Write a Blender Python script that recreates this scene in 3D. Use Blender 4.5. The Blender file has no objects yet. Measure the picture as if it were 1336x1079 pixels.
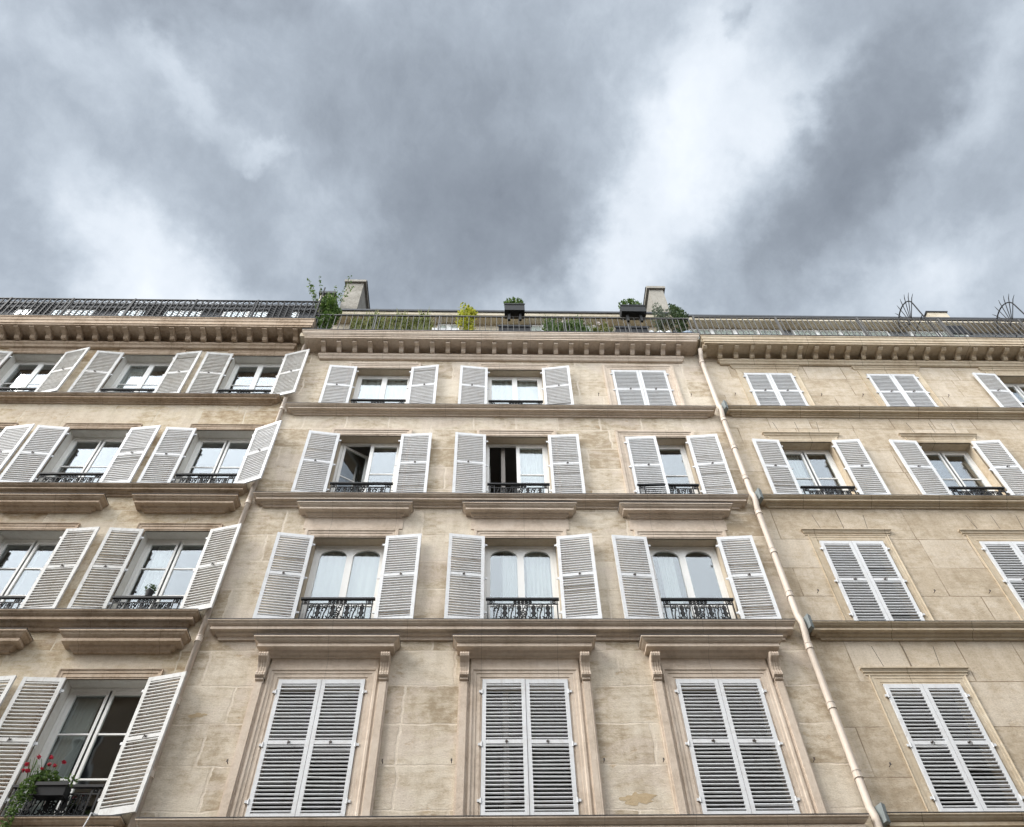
import bpy, bmesh, math, random
from mathutils import Vector, Matrix, Euler
R = math.radians
rnd = random.Random(7)
scene = bpy.context.scene
col = scene.collection

# ------------------------------------------------------------------ node helpers
def new_mat(name):
    m = bpy.data.materials.new(name); m.use_nodes = True
    nt = m.node_tree; nt.nodes.clear()
    out = nt.nodes.new('ShaderNodeOutputMaterial')
    return m, nt, out
def N(nt, t, **kw):
    n = nt.nodes.new(t)
    for k, v in kw.items():
        if k.startswith('i_'):
            key = k[2:]
            key = int(key) if key.isdigit() else key.replace('_', ' ')
            n.inputs[key].default_value = v
        else: setattr(n, k, v)
    return n
def L(nt, a, b): nt.links.new(a, b)
def math_n(nt, op, a, b=None, c=None, clamp=False):
    n = nt.nodes.new('ShaderNodeMath'); n.operation = op; n.use_clamp = clamp
    for i, v in enumerate((a, b, c)):
        if v is None: continue
        if isinstance(v, (int, float)): n.inputs[i].default_value = v
        else: nt.links.new(v, n.inputs[i])
    return n.outputs[0]
def ramp(nt, fac, stops, interp='LINEAR'):
    n = nt.nodes.new('ShaderNodeValToRGB'); cr = n.color_ramp; cr.interpolation = interp
    while len(cr.elements) < len(stops): cr.elements.new(0.5)
    for e, (p, c) in zip(cr.elements, stops):
        e.position = p; e.color = (*c, 1) if len(c) == 3 else c
    nt.links.new(fac, n.inputs[0]); return n.outputs[0]
def mixc(nt, fac, a, b, mode='MIX'):
    n = nt.nodes.new('ShaderNodeMix'); n.data_type = 'RGBA'; n.blend_type = mode
    for idx, v in ((0, fac), (6, a), (7, b)):
        if isinstance(v, (int, float)): n.inputs[idx].default_value = v
        elif isinstance(v, tuple): n.inputs[idx].default_value = (*v, 1) if len(v) == 3 else v
        else: nt.links.new(v, n.inputs[idx])
    return n.outputs[2]
def noise(nt, vec, scale, detail=4, rough=.55, dist=0.0):
    n = N(nt, 'ShaderNodeTexNoise'); n.inputs['Scale'].default_value = scale
    n.inputs['Detail'].default_value = detail; n.inputs['Roughness'].default_value = rough
    n.inputs['Distortion'].default_value = dist
    if vec is not None: L(nt, vec, n.inputs['Vector'])
    return n
def finish(nt, out, colr, rough=.85, bump=None, bstr=.3, bdist=.01, metal=0, spec=.3):
    p = N(nt, 'ShaderNodeBsdfPrincipled')
    for key, v in (('Base Color', colr), ('Roughness', rough)):
        if isinstance(v, (int, float)): p.inputs[key].default_value = v
        elif isinstance(v, tuple): p.inputs[key].default_value = (*v, 1)
        else: L(nt, v, p.inputs[key])
    p.inputs['Metallic'].default_value = metal
    p.inputs['Specular IOR Level'].default_value = spec
    if bump is not None:
        b = N(nt, 'ShaderNodeBump'); b.inputs['Strength'].default_value = bstr; b.inputs['Distance'].default_value = bdist
        L(nt, bump, b.inputs['Height']); L(nt, b.outputs[0], p.inputs['Normal'])
    L(nt, p.outputs[0], out.inputs[0]); return p

def mat_wall(name, c_lo, c_mid, c_hi, mortar, msize, warp, patch, patch_amt, bw=1.0, seed=0.0, spall=.5, blk=.17):
    m, nt, out = new_mat(name)
    uv = N(nt, 'ShaderNodeUVMap').outputs[0]
    off = N(nt, 'ShaderNodeVectorMath', operation='ADD'); L(nt, uv, off.inputs[0]); off.inputs[1].default_value = (seed, 0, seed * .37)
    uvo = off.outputs[0]
    # warped lookup for hand cut joints
    nz = noise(nt, uvo, 2.2, 3)
    sub = N(nt, 'ShaderNodeVectorMath', operation='SUBTRACT'); L(nt, nz.outputs['Color'], sub.inputs[0]); sub.inputs[1].default_value = (.5, .5, .5)
    sc = N(nt, 'ShaderNodeVectorMath', operation='SCALE'); L(nt, sub.outputs[0], sc.inputs[0]); sc.inputs['Scale'].default_value = warp
    wv = N(nt, 'ShaderNodeVectorMath', operation='ADD'); L(nt, uvo, wv.inputs[0]); L(nt, sc.outputs[0], wv.inputs[1])
    br = N(nt, 'ShaderNodeTexBrick'); L(nt, wv.outputs[0], br.inputs['Vector'])
    br.offset = .42; br.offset_frequency = 2; br.squash = .72; br.squash_frequency = 3
    br.inputs['Color1'].default_value = (0, 0, 0, 1); br.inputs['Color2'].default_value = (1, 1, 1, 1); br.inputs['Mortar'].default_value = (.5, .5, .5, 1)
    br.inputs['Scale'].default_value = 1; br.inputs['Mortar Size'].default_value = msize; br.inputs['Mortar Smooth'].default_value = .3
    br.inputs['Brick Width'].default_value = bw; br.inputs['Row Height'].default_value = 1.0; br.inputs['Bias'].default_value = 0
    n1 = noise(nt, uvo, 1.1, 6, .62); n2 = noise(nt, uvo, 5.5, 8, .68); n3 = noise(nt, uvo, 38, 6, .7)
    st = N(nt, 'ShaderNodeMapping'); L(nt, uvo, st.inputs[0]); st.inputs['Scale'].default_value = (1.2, 9, 1)
    n4 = noise(nt, st.outputs[0], 1.6, 6, .7, .3)
    f = math_n(nt, 'MULTIPLY', br.outputs['Color'], blk)
    f = math_n(nt, 'ADD', f, math_n(nt, 'MULTIPLY', n1.outputs[0], .55))
    f = math_n(nt, 'ADD', f, math_n(nt, 'MULTIPLY', n2.outputs[0], .60))
    f = math_n(nt, 'ADD', f, math_n(nt, 'MULTIPLY', n4.outputs[0], .25))
    f = math_n(nt, 'SUBTRACT', f, .20 + blk / 2)
    c = ramp(nt, f, [(.37, c_lo), (.49, c_mid), (.61, c_hi)])
    # pale patches of old render
    pm = noise(nt, uvo, .75, 7, .66, .6)
    pf = ramp(nt, pm.outputs[0], [(.5, (0, 0, 0)), (.58, (1, 1, 1))])
    c = mixc(nt, math_n(nt, 'MULTIPLY', pf, patch_amt), c, patch)
    # tan stains with ragged edges
    tm = noise(nt, uvo, 1.7, 9, .72, .2)
    tf = ramp(nt, tm.outputs[0], [(.60, (0, 0, 0)), (.66, (1, 1, 1))])
    c = mixc(nt, math_n(nt, 'MULTIPLY', tf, spall), c, tuple(x * y for x, y in zip(c_lo, (1.08, .92, .72))))
    # joints, partly washed over
    jm = noise(nt, uvo, 1.9, 4)
    jf = ramp(nt, jm.outputs[0], [(.36, (.25, .25, .25)), (.56, (1, 1, 1))])
    mf = math_n(nt, 'MULTIPLY', br.outputs['Fac'], jf)
    c = mixc(nt, mf, c, mortar)
    # fine speckle
    c = mixc(nt, .55, c, ramp(nt, n3.outputs[0], [(.30, (.58, .55, .52)), (.46, (.96, .96, .96)), (.54, (1.04, 1.04, 1.04)), (.7, (1.2, 1.2, 1.2))]), 'MULTIPLY')
    cr = N(nt, 'ShaderNodeTexVoronoi'); cr.inputs['Scale'].default_value = 16; L(nt, wv.outputs[0], cr.inputs['Vector'])
    pit = ramp(nt, cr.outputs['Distance'], [(.05, (.55, .5, .45)), (.13, (1, 1, 1))])
    c = mixc(nt, math_n(nt, 'MULTIPLY', ramp(nt, n2.outputs[0], [(.5, (0, 0, 0)), (.62, (1, 1, 1))]), .6), c, mixc(nt, 1.0, c, pit, 'MULTIPLY'))
    rs = N(nt, 'ShaderNodeMapping'); L(nt, uvo, rs.inputs[0]); rs.inputs['Scale'].default_value = (7, .55, 1)
    rn = noise(nt, rs.outputs[0], 1.0, 6, .6)
    c = mixc(nt, .42, c, ramp(nt, rn.outputs[0], [(.36, (.80, .77, .72)), (.5, (1, 1, 1)), (.66, (1.08, 1.08, 1.07))]), 'MULTIPLY')
    h = math_n(nt, 'ADD', math_n(nt, 'MULTIPLY', n3.outputs[0], .35), math_n(nt, 'MULTIPLY', n2.outputs[0], .9))
    h = math_n(nt, 'SUBTRACT', h, math_n(nt, 'MULTIPLY', mf, .5))
    h = math_n(nt, 'ADD', h, math_n(nt, 'MULTIPLY', tf, -.25))
    finish(nt, out, c, .92, h, .55, .02, spec=.15)
    return m

def mat_trim(name, base, dark, light, streak=.35, seed=0., joint=0, jd=.5):
    m, nt, out = new_mat(name)
    tc = N(nt, 'ShaderNodeNewGeometry').outputs['Position']
    mp = N(nt, 'ShaderNodeMapping'); L(nt, tc, mp.inputs[0]); mp.inputs['Location'].default_value = (seed, seed, seed)
    v = mp.outputs[0]
    n1 = noise(nt, v, 1.4, 7, .65, .4); n2 = noise(nt, v, 14, 7, .7)
    ms = N(nt, 'ShaderNodeMapping'); L(nt, v, ms.inputs[0]); ms.inputs['Scale'].default_value = (5, 5, .9)
    n3 = noise(nt, ms.outputs[0], 2.5, 6, .7)
    f = math_n(nt, 'ADD', math_n(nt, 'MULTIPLY', n1.outputs[0], .6), math_n(nt, 'MULTIPLY', n2.outputs[0], .4))
    c = ramp(nt, f, [(.32, dark), (.5, base), (.68, light)])
    sf = ramp(nt, n3.outputs[0], [(.55, (0, 0, 0)), (.72, (1, 1, 1))])
    c = mixc(nt, math_n(nt, 'MULTIPLY', sf, streak), c, dark)
    if joint:
        sx = N(nt, 'ShaderNodeSeparateXYZ'); L(nt, tc, sx.inputs[0])
        fz = math_n(nt, 'MULTIPLY', math_n(nt, 'FLOOR', math_n(nt, 'DIVIDE', sx.outputs[2], 2.9)), .37)
        fr = math_n(nt, 'FRACT', math_n(nt, 'ADD', math_n(nt, 'DIVIDE', sx.outputs[0], joint), fz))
        c = mixc(nt, math_n(nt, 'MULTIPLY', math_n(nt, 'LESS_THAN', fr, .007), jd), c, tuple(x * .4 for x in dark))
    finish(nt, out, c, .9, n2.outputs[0], .6, .014, spec=.15)
    return m

def mat_paint(name, base, dirt, amt=.35, rough=.5, scale=9, bump=.1):
    m, nt, out = new_mat(name)
    tc = N(nt, 'ShaderNodeNewGeometry').outputs['Position']
    n1 = noise(nt, tc, scale, 7, .7, .3); n2 = noise(nt, tc, .9, 3)
    f = ramp(nt, n1.outputs[0], [(.48, (0, 0, 0)), (.72, (1, 1, 1))])
    c = mixc(nt, math_n(nt, 'MULTIPLY', f, amt), base, dirt)
    oi = N(nt, 'ShaderNodeObjectInfo').outputs['Random']
    c = mixc(nt, math_n(nt, 'MULTIPLY', math_n(nt, 'ADD', n2.outputs[0], oi), .16), c, tuple(x * .78 for x in base))
    sm_ = N(nt, 'ShaderNodeMapping'); L(nt, tc, sm_.inputs[0]); sm_.inputs['Scale'].default_value = (14, 14, 1.2)
    n5 = noise(nt, sm_.outputs[0], 1.3, 5, .65)
    c = mixc(nt, math_n(nt, 'MULTIPLY', ramp(nt, n5.outputs[0], [(.55, (0, 0, 0)), (.75, (1, 1, 1))]), amt * .8), c, dirt)
    finish(nt, out, c, rough, n1.outputs[0], bump, .004, spec=.35)
    return m

M = {}
M['wall_c'] = mat_wall('limestone_old', (.37, .295, .205), (.54, .46, .355), (.635, .56, .455), (.665, .58, .475), .022, .12, (.60, .515, .435), .6, 1.25, 0, .55, .2)
M['wall_l'] = mat_wall('limestone_left', (.34, .25, .155), (.50, .41, .29), (.61, .53, .41), (.59, .52, .41), .014, .12, (.58, .50, .41), .5, 1.3, 13.3, .45)
M['wall_r'] = mat_wall('limestone_ashlar', (.41, .33, .235), (.51, .425, .32), (.58, .50, .40), (.27, .205, .14), .010, .012, (.57, .48, .37), .40, 1.25, 41.7, .12)
M['trim_c'] = mat_trim('painted_stone_pinkish', (.595, .495, .40), (.42, .335, .255), (.685, .595, .50), .3, 0, 1.17, .35)
M['trim_l'] = mat_trim('grimy_stone', (.47, .365, .27), (.25, .175, .115), (.59, .485, .38), .45, 5, 1.23, .4)
M['trim_r'] = mat_trim('clean_limestone', (.53, .435, .315), (.38, .29, .195), (.62, .54, .42), .25, 9, 1.31, .75)
M['reveal_c'] = mat_trim('reveal_stone', (.52, .44, .335), (.42, .34, .25), (.58, .50, .40), .2, 3)
M['reveal_l'] = mat_trim('reveal_grey_paint', (.66, .64, .59), (.54, .50, .44), (.72, .70, .66), .2, 6)
M['shutter'] = mat_paint('white_shutter_paint', (.71, .715, .72), (.45, .41, .37), .42, .5, 10)
M['shutter_l'] = mat_paint('aged_shutter_paint', (.64, .635, .615), (.36, .31, .26), .65, .6, 8)
M['frame'] = mat_paint('window_frame_paint', (.82, .81, .78), (.6, .56, .5), .2, .4, 12)
M['iron'] = mat_paint('black_iron', (.009, .009, .010), (.03, .026, .022), .4, .6, 20)
M['hook'] = mat_paint('dark_metal', (.07, .06, .055), (.16, .09, .05), .5, .5, 30)
M['rail_grey'] = mat_paint('grey_steel', (.11, .105, .10), (.06, .055, .05), .4, .5, 20)
M['pipe'] = mat_paint('pipe_paint', (.66, .565, .475), (.46, .37, .29), .45, .5, 6)
M['zinc'] = mat_paint('zinc', (.19, .20, .21), (.11, .11, .11), .5, .45, 6)
M['slate'] = mat_paint('dark_slate', (.050, .052, .058), (.09, .09, .09), .5, .6, 10)
M['lead'] = mat_paint('lead_sheet', (.25, .28, .28), (.15, .16, .16), .5, .5, 15)
M['cream'] = mat_trim('cream_render', (.50, .44, .34), (.33, .28, .20), (.58, .52, .43), .4, 2)
M['chim'] = mat_trim('chimney_render', (.29, .27, .235), (.16, .145, .12), (.38, .355, .31), .5, 8)
M['white'] = mat_paint('white_cloth', (.82, .82, .82), (.7, .7, .7), .2, .8, 5)
M['black_plastic'] = mat_paint('black_plastic', (.010, .010, .011), (.025, .025, .025), .4, .6, 10)
M['pot_blue'] = mat_paint('blue_grey_pot', (.30, .36, .44), (.22, .25, .3), .4, .6, 10)
M['room'] = mat_paint('room_paint', (.34, .31, .28), (.26, .24, .22), .3, .9, 1)
M['asphalt'] = mat_paint('asphalt', (.05, .05, .052), (.085, .08, .075), .6, .9, 14, .5)
M['pavement'] = mat_paint('pavement_stone', (.30, .29, .27), (.18, .17, .16), .5, .9, 5, .3)
M['bark'] = mat_paint('stem', (.13, .11, .06), (.08, .06, .03), .5, .8, 20)
M['ground'] = mat_paint('ground', (.14, .13, .12), (.10, .09, .08), .5, .95, 3)
def leaf_mat(name, a, b, cc):
    m, nt, out = new_mat(name)
    oi = N(nt, 'ShaderNodeNewGeometry')
    c = ramp(nt, oi.outputs['Random Per Island'], [(0, a), (.5, b), (1, cc)])
    p = finish(nt, out, c, .55, spec=.35)
    tr = N(nt, 'ShaderNodeBsdfTranslucent'); L(nt, c, tr.inputs[0])
    mx = N(nt, 'ShaderNodeMixShader'); mx.inputs[0].default_value = .35
    L(nt, p.outputs[0], mx.inputs[1]); L(nt, tr.outputs[0], mx.inputs[2]); L(nt, mx.outputs[0], out.inputs[0])
    return m
M['leaf'] = leaf_mat('leaf_green', (.045, .085, .02), (.09, .16, .035), (.16, .23, .06))
M['leaf_dark'] = leaf_mat('leaf_dark', (.03, .055, .02), (.06, .10, .035), (.10, .14, .055))
M['leaf_yellow'] = leaf_mat('leaf_yellow', (.20, .25, .03), (.42, .44, .05), (.60, .55, .08))
M['leaf_olive'] = leaf_mat('leaf_olive', (.10, .13, .03), (.20, .23, .06), (.32, .31, .12))
M['leaf_grey'] = leaf_mat('leaf_grey', (.07, .09, .06), (.12, .15, .10), (.18, .21, .15))
M['petal'] = leaf_mat('petal_red', (.30, .01, .02), (.50, .02, .05), (.62, .10, .14))
M['petal_pale'] = leaf_mat('petal_pale', (.6, .5, .5), (.7, .62, .6), (.75, .72, .7))
def mat_glass():
    m, nt, out = new_mat('window_glass')
    g = N(nt, 'ShaderNodeBsdfGlossy'); g.inputs['Roughness'].default_value = .015; g.inputs['Color'].default_value = (.93, .96, 1, 1)
    tc = N(nt, 'ShaderNodeNewGeometry').outputs['Position']
    nz = noise(nt, tc, 1.6, 2); b = N(nt, 'ShaderNodeBump'); b.inputs['Strength'].default_value = .12; b.inputs['Distance'].default_value = .02
    L(nt, nz.outputs[0], b.inputs['Height']); L(nt, b.outputs[0], g.inputs['Normal'])
    t = N(nt, 'ShaderNodeBsdfTransparent'); t.inputs['Color'].default_value = (.90, .93, .92, 1)
    fr = N(nt, 'ShaderNodeLayerWeight'); fr.inputs['Blend'].default_value = .5     # same from both faces of the pane
    f = math_n(nt, 'ADD', math_n(nt, 'MULTIPLY', math_n(nt, 'POWER', fr.outputs['Facing'], 2.5), .95), .075, clamp=True)
    mx = N(nt, 'ShaderNodeMixShader'); L(nt, f, mx.inputs[0]); L(nt, t.outputs[0], mx.inputs[1]); L(nt, g.outputs[0], mx.inputs[2])
    L(nt, mx.outputs[0], out.inputs[0]); return m
M['glass'] = mat_glass()
def mat_curtain():
    m, nt, out = new_mat('curtain_cloth')
    p = finish(nt, out, (.72, .72, .70), .9, spec=.1)
    tr = N(nt, 'ShaderNodeBsdfTranslucent'); tr.inputs[0].default_value = (.7, .7, .68, 1)
    mx = N(nt, 'ShaderNodeMixShader'); mx.inputs[0].default_value = .4
    L(nt, p.outputs[0], mx.inputs[1]); L(nt, tr.outputs[0], mx.inputs[2]); L(nt, mx.outputs[0], out.inputs[0]); return m
M['curtain'] = mat_curtain()

# ------------------------------------------------------------------ mesh helpers
class MB:
    def __init__(s): s.v = []; s.f = []; s.mi = []; s.uv = None
    def add(s, vs, fs, mi=0):
        o = len(s.v); s.v += [tuple(p) for p in vs]
        s.f += [tuple(i + o for i in f) for f in fs]; s.mi += [mi] * len(fs); return s
    def box(s, x0, x1, y0, y1, z0, z1, mi=0, T=None):
        vs = [(x0, y0, z0), (x1, y0, z0), (x1, y1, z0), (x0, y1, z0), (x0, y0, z1), (x1, y0, z1), (x1, y1, z1), (x0, y1, z1)]
        if T is not None: vs = [T @ Vector(p) for p in vs]
        return s.add(vs, [(0, 3, 2, 1), (4, 5, 6, 7), (0, 1, 5, 4), (1, 2, 6, 5), (2, 3, 7, 6), (3, 0, 4, 7)], mi)
    def obox(s, c, size, rot=(0, 0, 0), mi=0):
        T = Matrix.Translation(c) @ Euler(rot).to_matrix().to_4x4()
        a, b, d = [q / 2 for q in size]
        return s.box(-a, a, -b, b, -d, d, mi, T)
    def prof(s, pts, x0, x1, ret=True, mi=0):
        """pts: (projection p, z) closed outline, the last two on the wall; ends returned at 45 degrees when ret"""
        pm = max(p for p, z in pts) if ret else 0
        n = len(pts); rows = []
        for p, z in pts:
            q = max(p, 0)
            xa = x0 + ((pm - q) if ret is True or ret == 'l' else 0); xb = x1 - ((pm - q) if ret is True or ret == 'r' else 0)
            rows.append([(xa, .03, z), (xa, -p, z), (xb, -p, z), (xb, .03, z)])
        vs = [v for r_ in rows for v in r_]; fs = []
        for i in range(n - 1):
            for k in range(3): fs.append((i * 4 + k, i * 4 + k + 1, (i + 1) * 4 + k + 1, (i + 1) * 4 + k))
        fs.append((3, 2, 1, 0)); fs.append(tuple((n - 1) * 4 + k for k in range(4)))
        return s.add(vs, fs, mi)
    def prof_v(s, pts, z0, z1, mi=0):
        """pts: (x, y) outline extruded upright"""
        n = len(pts)
        a = [(x, y, z0) for x, y in pts]; b = [(x, y, z1) for x, y in pts]
        fs = [(i, (i + 1) % n, n + (i + 1) % n, n + i) for i in range(n)] + [tuple(reversed(range(n))), tuple(range(n, 2 * n))]
        return s.add(a + b, fs, mi)
    def side(s, pts, x0, x1, mi=0):
        """pts: (y, z) outline extruded along x"""
        n = len(pts)
        a = [(x0, y, z) for y, z in pts]; b = [(x1, y, z) for y, z in pts]
        fs = [(i, (i + 1) % n, n + (i + 1) % n, n + i) for i in range(n)] + [tuple(reversed(range(n))), tuple(range(n, 2 * n))]
        return s.add(a + b, fs, mi)
    def tube(s, pts, r, n=6, closed=False, mi=0, caps=True):
        pts = [Vector(p) for p in pts]; k = len(pts); rings = []
        rr = r if isinstance(r, (list, tuple)) else [r] * k
        prev = None
        for i, p in enumerate(pts):
            if closed: t = pts[(i + 1) % k] - pts[i - 1]
            else: t = pts[min(i + 1, k - 1)] - pts[max(i - 1, 0)]
            if t.length < 1e-9: t = Vector((0, 0, 1))
            t.normalize()
            u = prev if prev is not None else (Vector((0, 1, 0)) if abs(t.y) < .9 else Vector((1, 0, 0)))
            u = (u - t * u.dot(t)).normalized(); w = t.cross(u); prev = u
            rings.append([p + (u * math.cos(a) + w * math.sin(a)) * rr[i] for a in [2 * math.pi * j / n for j in range(n)]])
        vs = [q for rg in rings for q in rg]; fs = []
        for i in range(k if closed else k - 1):
            i2 = (i + 1) % k
            for j in range(n):
                fs.append((i * n + j, i * n + (j + 1) % n, i2 * n + (j + 1) % n, i2 * n + j))
        if caps and not closed:
            fs.append(tuple(reversed(range(n)))); fs.append(tuple((k - 1) * n + j for j in range(n)))
        return s.add(vs, fs, mi)
    def ring(s, c, r, t, n=10, k=4, ang0=0, ang1=2 * math.pi, mi=0):
        full = abs(ang1 - ang0 - 2 * math.pi) < 1e-6
        m_ = n if full else n + 1
        pts = [(c[0] + r * math.cos(ang0 + (ang1 - ang0) * i / n), c[1], c[2] + r * math.sin(ang0 + (ang1 - ang0) * i / n)) for i in range(m_)]
        return s.tube(pts, t, k, full, mi)
    def mesh(s, name, mats, smooth=False, fix=True):
        me = bpy.data.meshes.new(name); me.from_pydata(s.v, [], s.f)
        mats = mats if isinstance(mats, (list, tuple)) else [mats]
        for m in mats: me.materials.append(m)
        me.polygons.foreach_set('material_index', s.mi)
        if smooth: me.polygons.foreach_set('use_smooth', [True] * len(me.polygons))
        if fix:
            bm = bmesh.new(); bm.from_mesh(me); bmesh.ops.recalc_face_normals(bm, faces=bm.faces); bm.to_mesh(me); bm.free()
        me.update(); return me
def link(name, me, parent=None, loc=(0, 0, 0), rot=(0, 0, 0), label=None):
    o = bpy.data.objects.new(name, me); col.objects.link(o); o.location = loc; o.rotation_euler = rot
    if parent is not None: o.parent = parent
    if label: o['label'] = label
    return o
def tag(o, label=None, cat=None, group=None, kind=None):
    if label: o['label'] = label
    if cat: o['category'] = cat
    if group: o['group'] = group
    if kind: o['kind'] = kind
    return o
def empty(name, loc=(0, 0, 0)):
    o = bpy.data.objects.new(name, None); col.objects.link(o); o.location = loc; o.empty_display_size = .2; return o

# ------------------------------------------------------------------ shared parts
_cache = {}
def shutter_mesh(w, h, side, key, tilt=2, pitch=.054):
    var = rnd.randint(0, 3)
    k = ('sh', round(w, 3), round(h, 3), side, key, var)
    if k in _cache: return _cache[k]
    r = random.Random(int(w * 1000 + h * 100 + side + 17 * var))
    b = MB(); st = .058; T = .034
    b.box(0, st, 0, T, 0, h); b.box(w - st, w, 0, T, 0, h)
    b.box(st, w - st, .002, T - .002, h - .07, h); b.box(st, w - st, .002, T - .002, 0, .10)
    zm = h * .52; b.box(st, w - st, .002, T - .002, zm - .028, zm + .028)
    ti = R(tilt); hw = .017
    for z0, z1 in ((.10, zm - .028), (zm + .028, h - .07)):
        n = int((z1 - z0) / pitch); p = (z1 - z0) / n
        for i in range(n):
            zc = z0 + p * (i + .5)
            T4 = Matrix.Translation((w / 2, T / 2, zc)) @ Matrix.Rotation(ti + R(r.uniform(-6, 6) + (r.choice((-28, 30)) if r.random() < .03 else 0)), 4, 'X') @ Matrix.Rotation(R(r.uniform(-.35, .35) + (r.uniform(-1.5, 1.5) if r.random() < .04 else 0)), 4, 'Y')
            b.box(-(w / 2 - st), (w / 2 - st), -hw, hw, -.0068, .0068, 0, T4)
    if side < 0: b.v = [(-x, y, z) for x, y, z in b.v]
    me = b.mesh('shutter', M[key]); _cache[k] = me; return me
def hinge_mesh(side):
    if ('hi', side) in _cache: return _cache[('hi', side)]
    b = MB(); b.tube([(0, 0, -.035), (0, 0, .035)], .013, 6); b.box(-.05 * side if side > 0 else 0, 0 if side > 0 else .05, -.004, .012, -.018, .018)
    _cache[('hi', side)] = b.mesh('hinge', M['shutter']); return _cache[('hi', side)]
def latch_mesh():
    if 'la' in _cache: return _cache['la']
    b = MB(); b.tube([(0, 0, 0), (0, -.035, .0), (.012, -.05, -.03), (.0, -.045, -.06)], .007, 5); b.box(-.02, .02, -.006, 0, -.012, .012)
    _cache['la'] = b.mesh('latch', M['hook']); return _cache['la']
def add_shutter(parent, x, z, w, h, side, ang, key):
    """x: hinge, side +1 leaf reaching right when closed; ang 0 closed .. 180 flat on the wall"""
    a = -ang if side > 0 else ang
    o = link('shutter', shutter_mesh(w, h, side, key), parent, (x, -.032, z), (0, R(rnd.uniform(-.35, .35)) if ang > 90 else 0, R(a)))
    # sub-parts in the leaf's own space
    inner = ang > 90
    lo = link('latch', latch_mesh(), o, (side * w * .55, .034 if inner else 0, h * .52), (0, 0, math.pi if inner else 0))
    for zz in (h * .12, h * .5, h * .9):
        link('hinge', hinge_mesh(side), o, (0, .0, zz))
    return o

def window_parts(parent, x0, x1, z0, z1, y, bars, arch=False, openl=0, openr=0, mat='frame', single=False):
    """fixed frame (the part), two casements and their panes (sub-parts)"""
    fr = MB(); t = .05; dpt = .06
    e = .004
    fr.box(x0 + e, x0 + t, y, y + dpt, z0 + e, z1 - e); fr.box(x1 - t, x1 - e, y, y + dpt, z0 + e, z1 - e)
    fr.box(x0 + t, x1 - t, y, y + dpt, z1 - t, z1 - e); fr.box(x0 + t, x1 - t, y - .03, y + dpt, z0 + e, z0 + .07)
    cx = (x0 + x1) / 2
    w = link('window', fr.mesh('window_frame', M[mat]), parent)
    for s, op in ((1, openl), (-1, openr)):
        cw = (x1 - x0) / 2 - t; ch = z1 - t - z0 - .07 - .004; st = .06
        b = MB()
        T = .045
        b.box(0, st, -T / 2, T / 2, 0, ch); b.box(cw - st, cw + .012, -T / 2 - .006, T / 2, 0, ch)
        b.box(st, cw - st, -T / 2, T / 2, 0, .09); 
        if arch:
            # arched head: spandrel infill above a round headed light
            gw = cw - 2 * st; r = gw * .5; zt = ch - .05; zc = zt - r * .72
            n = 12
            arc = [(st + r - r * math.cos(math.pi * i / n), zc + r * .72 * math.sin(math.pi * i / n)) for i in range(n + 1)]
            for i in range(n):
                (xa, za), (xb, zb) = arc[i], arc[i + 1]
                b.add([(xa, -T / 2, za), (xb, -T / 2, zb), (xb, -T / 2, ch), (xa, -T / 2, ch), (xa, T / 2, za), (xb, T / 2, zb), (xb, T / 2, ch), (xa, T / 2, ch)],
                      [(0, 1, 2, 3), (7, 6, 5, 4), (0, 4, 5, 1), (3, 2, 6, 7)])
        else:
            b.box(st, cw - st, -T / 2, T / 2, ch - .065, ch)
        for fz in bars:
            zz = .09 + (ch - .15) * fz
            b.box(st, cw - st, -.016, .016, zz - .013, zz + .013)
        g = MB(); g.box(st - .004, cw - st + .004, -.003, .003, .085, ch - .03)
        if s < 0:
            b.v = [(-a, c, d) for a, c, d in b.v]; g.v = [(-a, c, d) for a, c, d in g.v]
        hx = x0 + t + .002 if s > 0 else x1 - t - .002
        rz = R(op) * s     # opens inward (+y)
        key = ('cs', round(cw, 3), round(ch, 3), s, arch, tuple(bars), mat)
        if key not in _cache: _cache[key] = (b.mesh('casement', M[mat]), g.mesh('pane', M['glass']))
        mc, mg = _cache[key]
        link('casement', mc, w, (hx, y + .03, z0 + .072), (0, 0, rz))
        link('pane', mg, w, (hx, y + .03, z0 + .072), (R(rnd.uniform(-.35, .35)), 0, rz + R(rnd.uniform(-.5, .5))))
    return w

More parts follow.
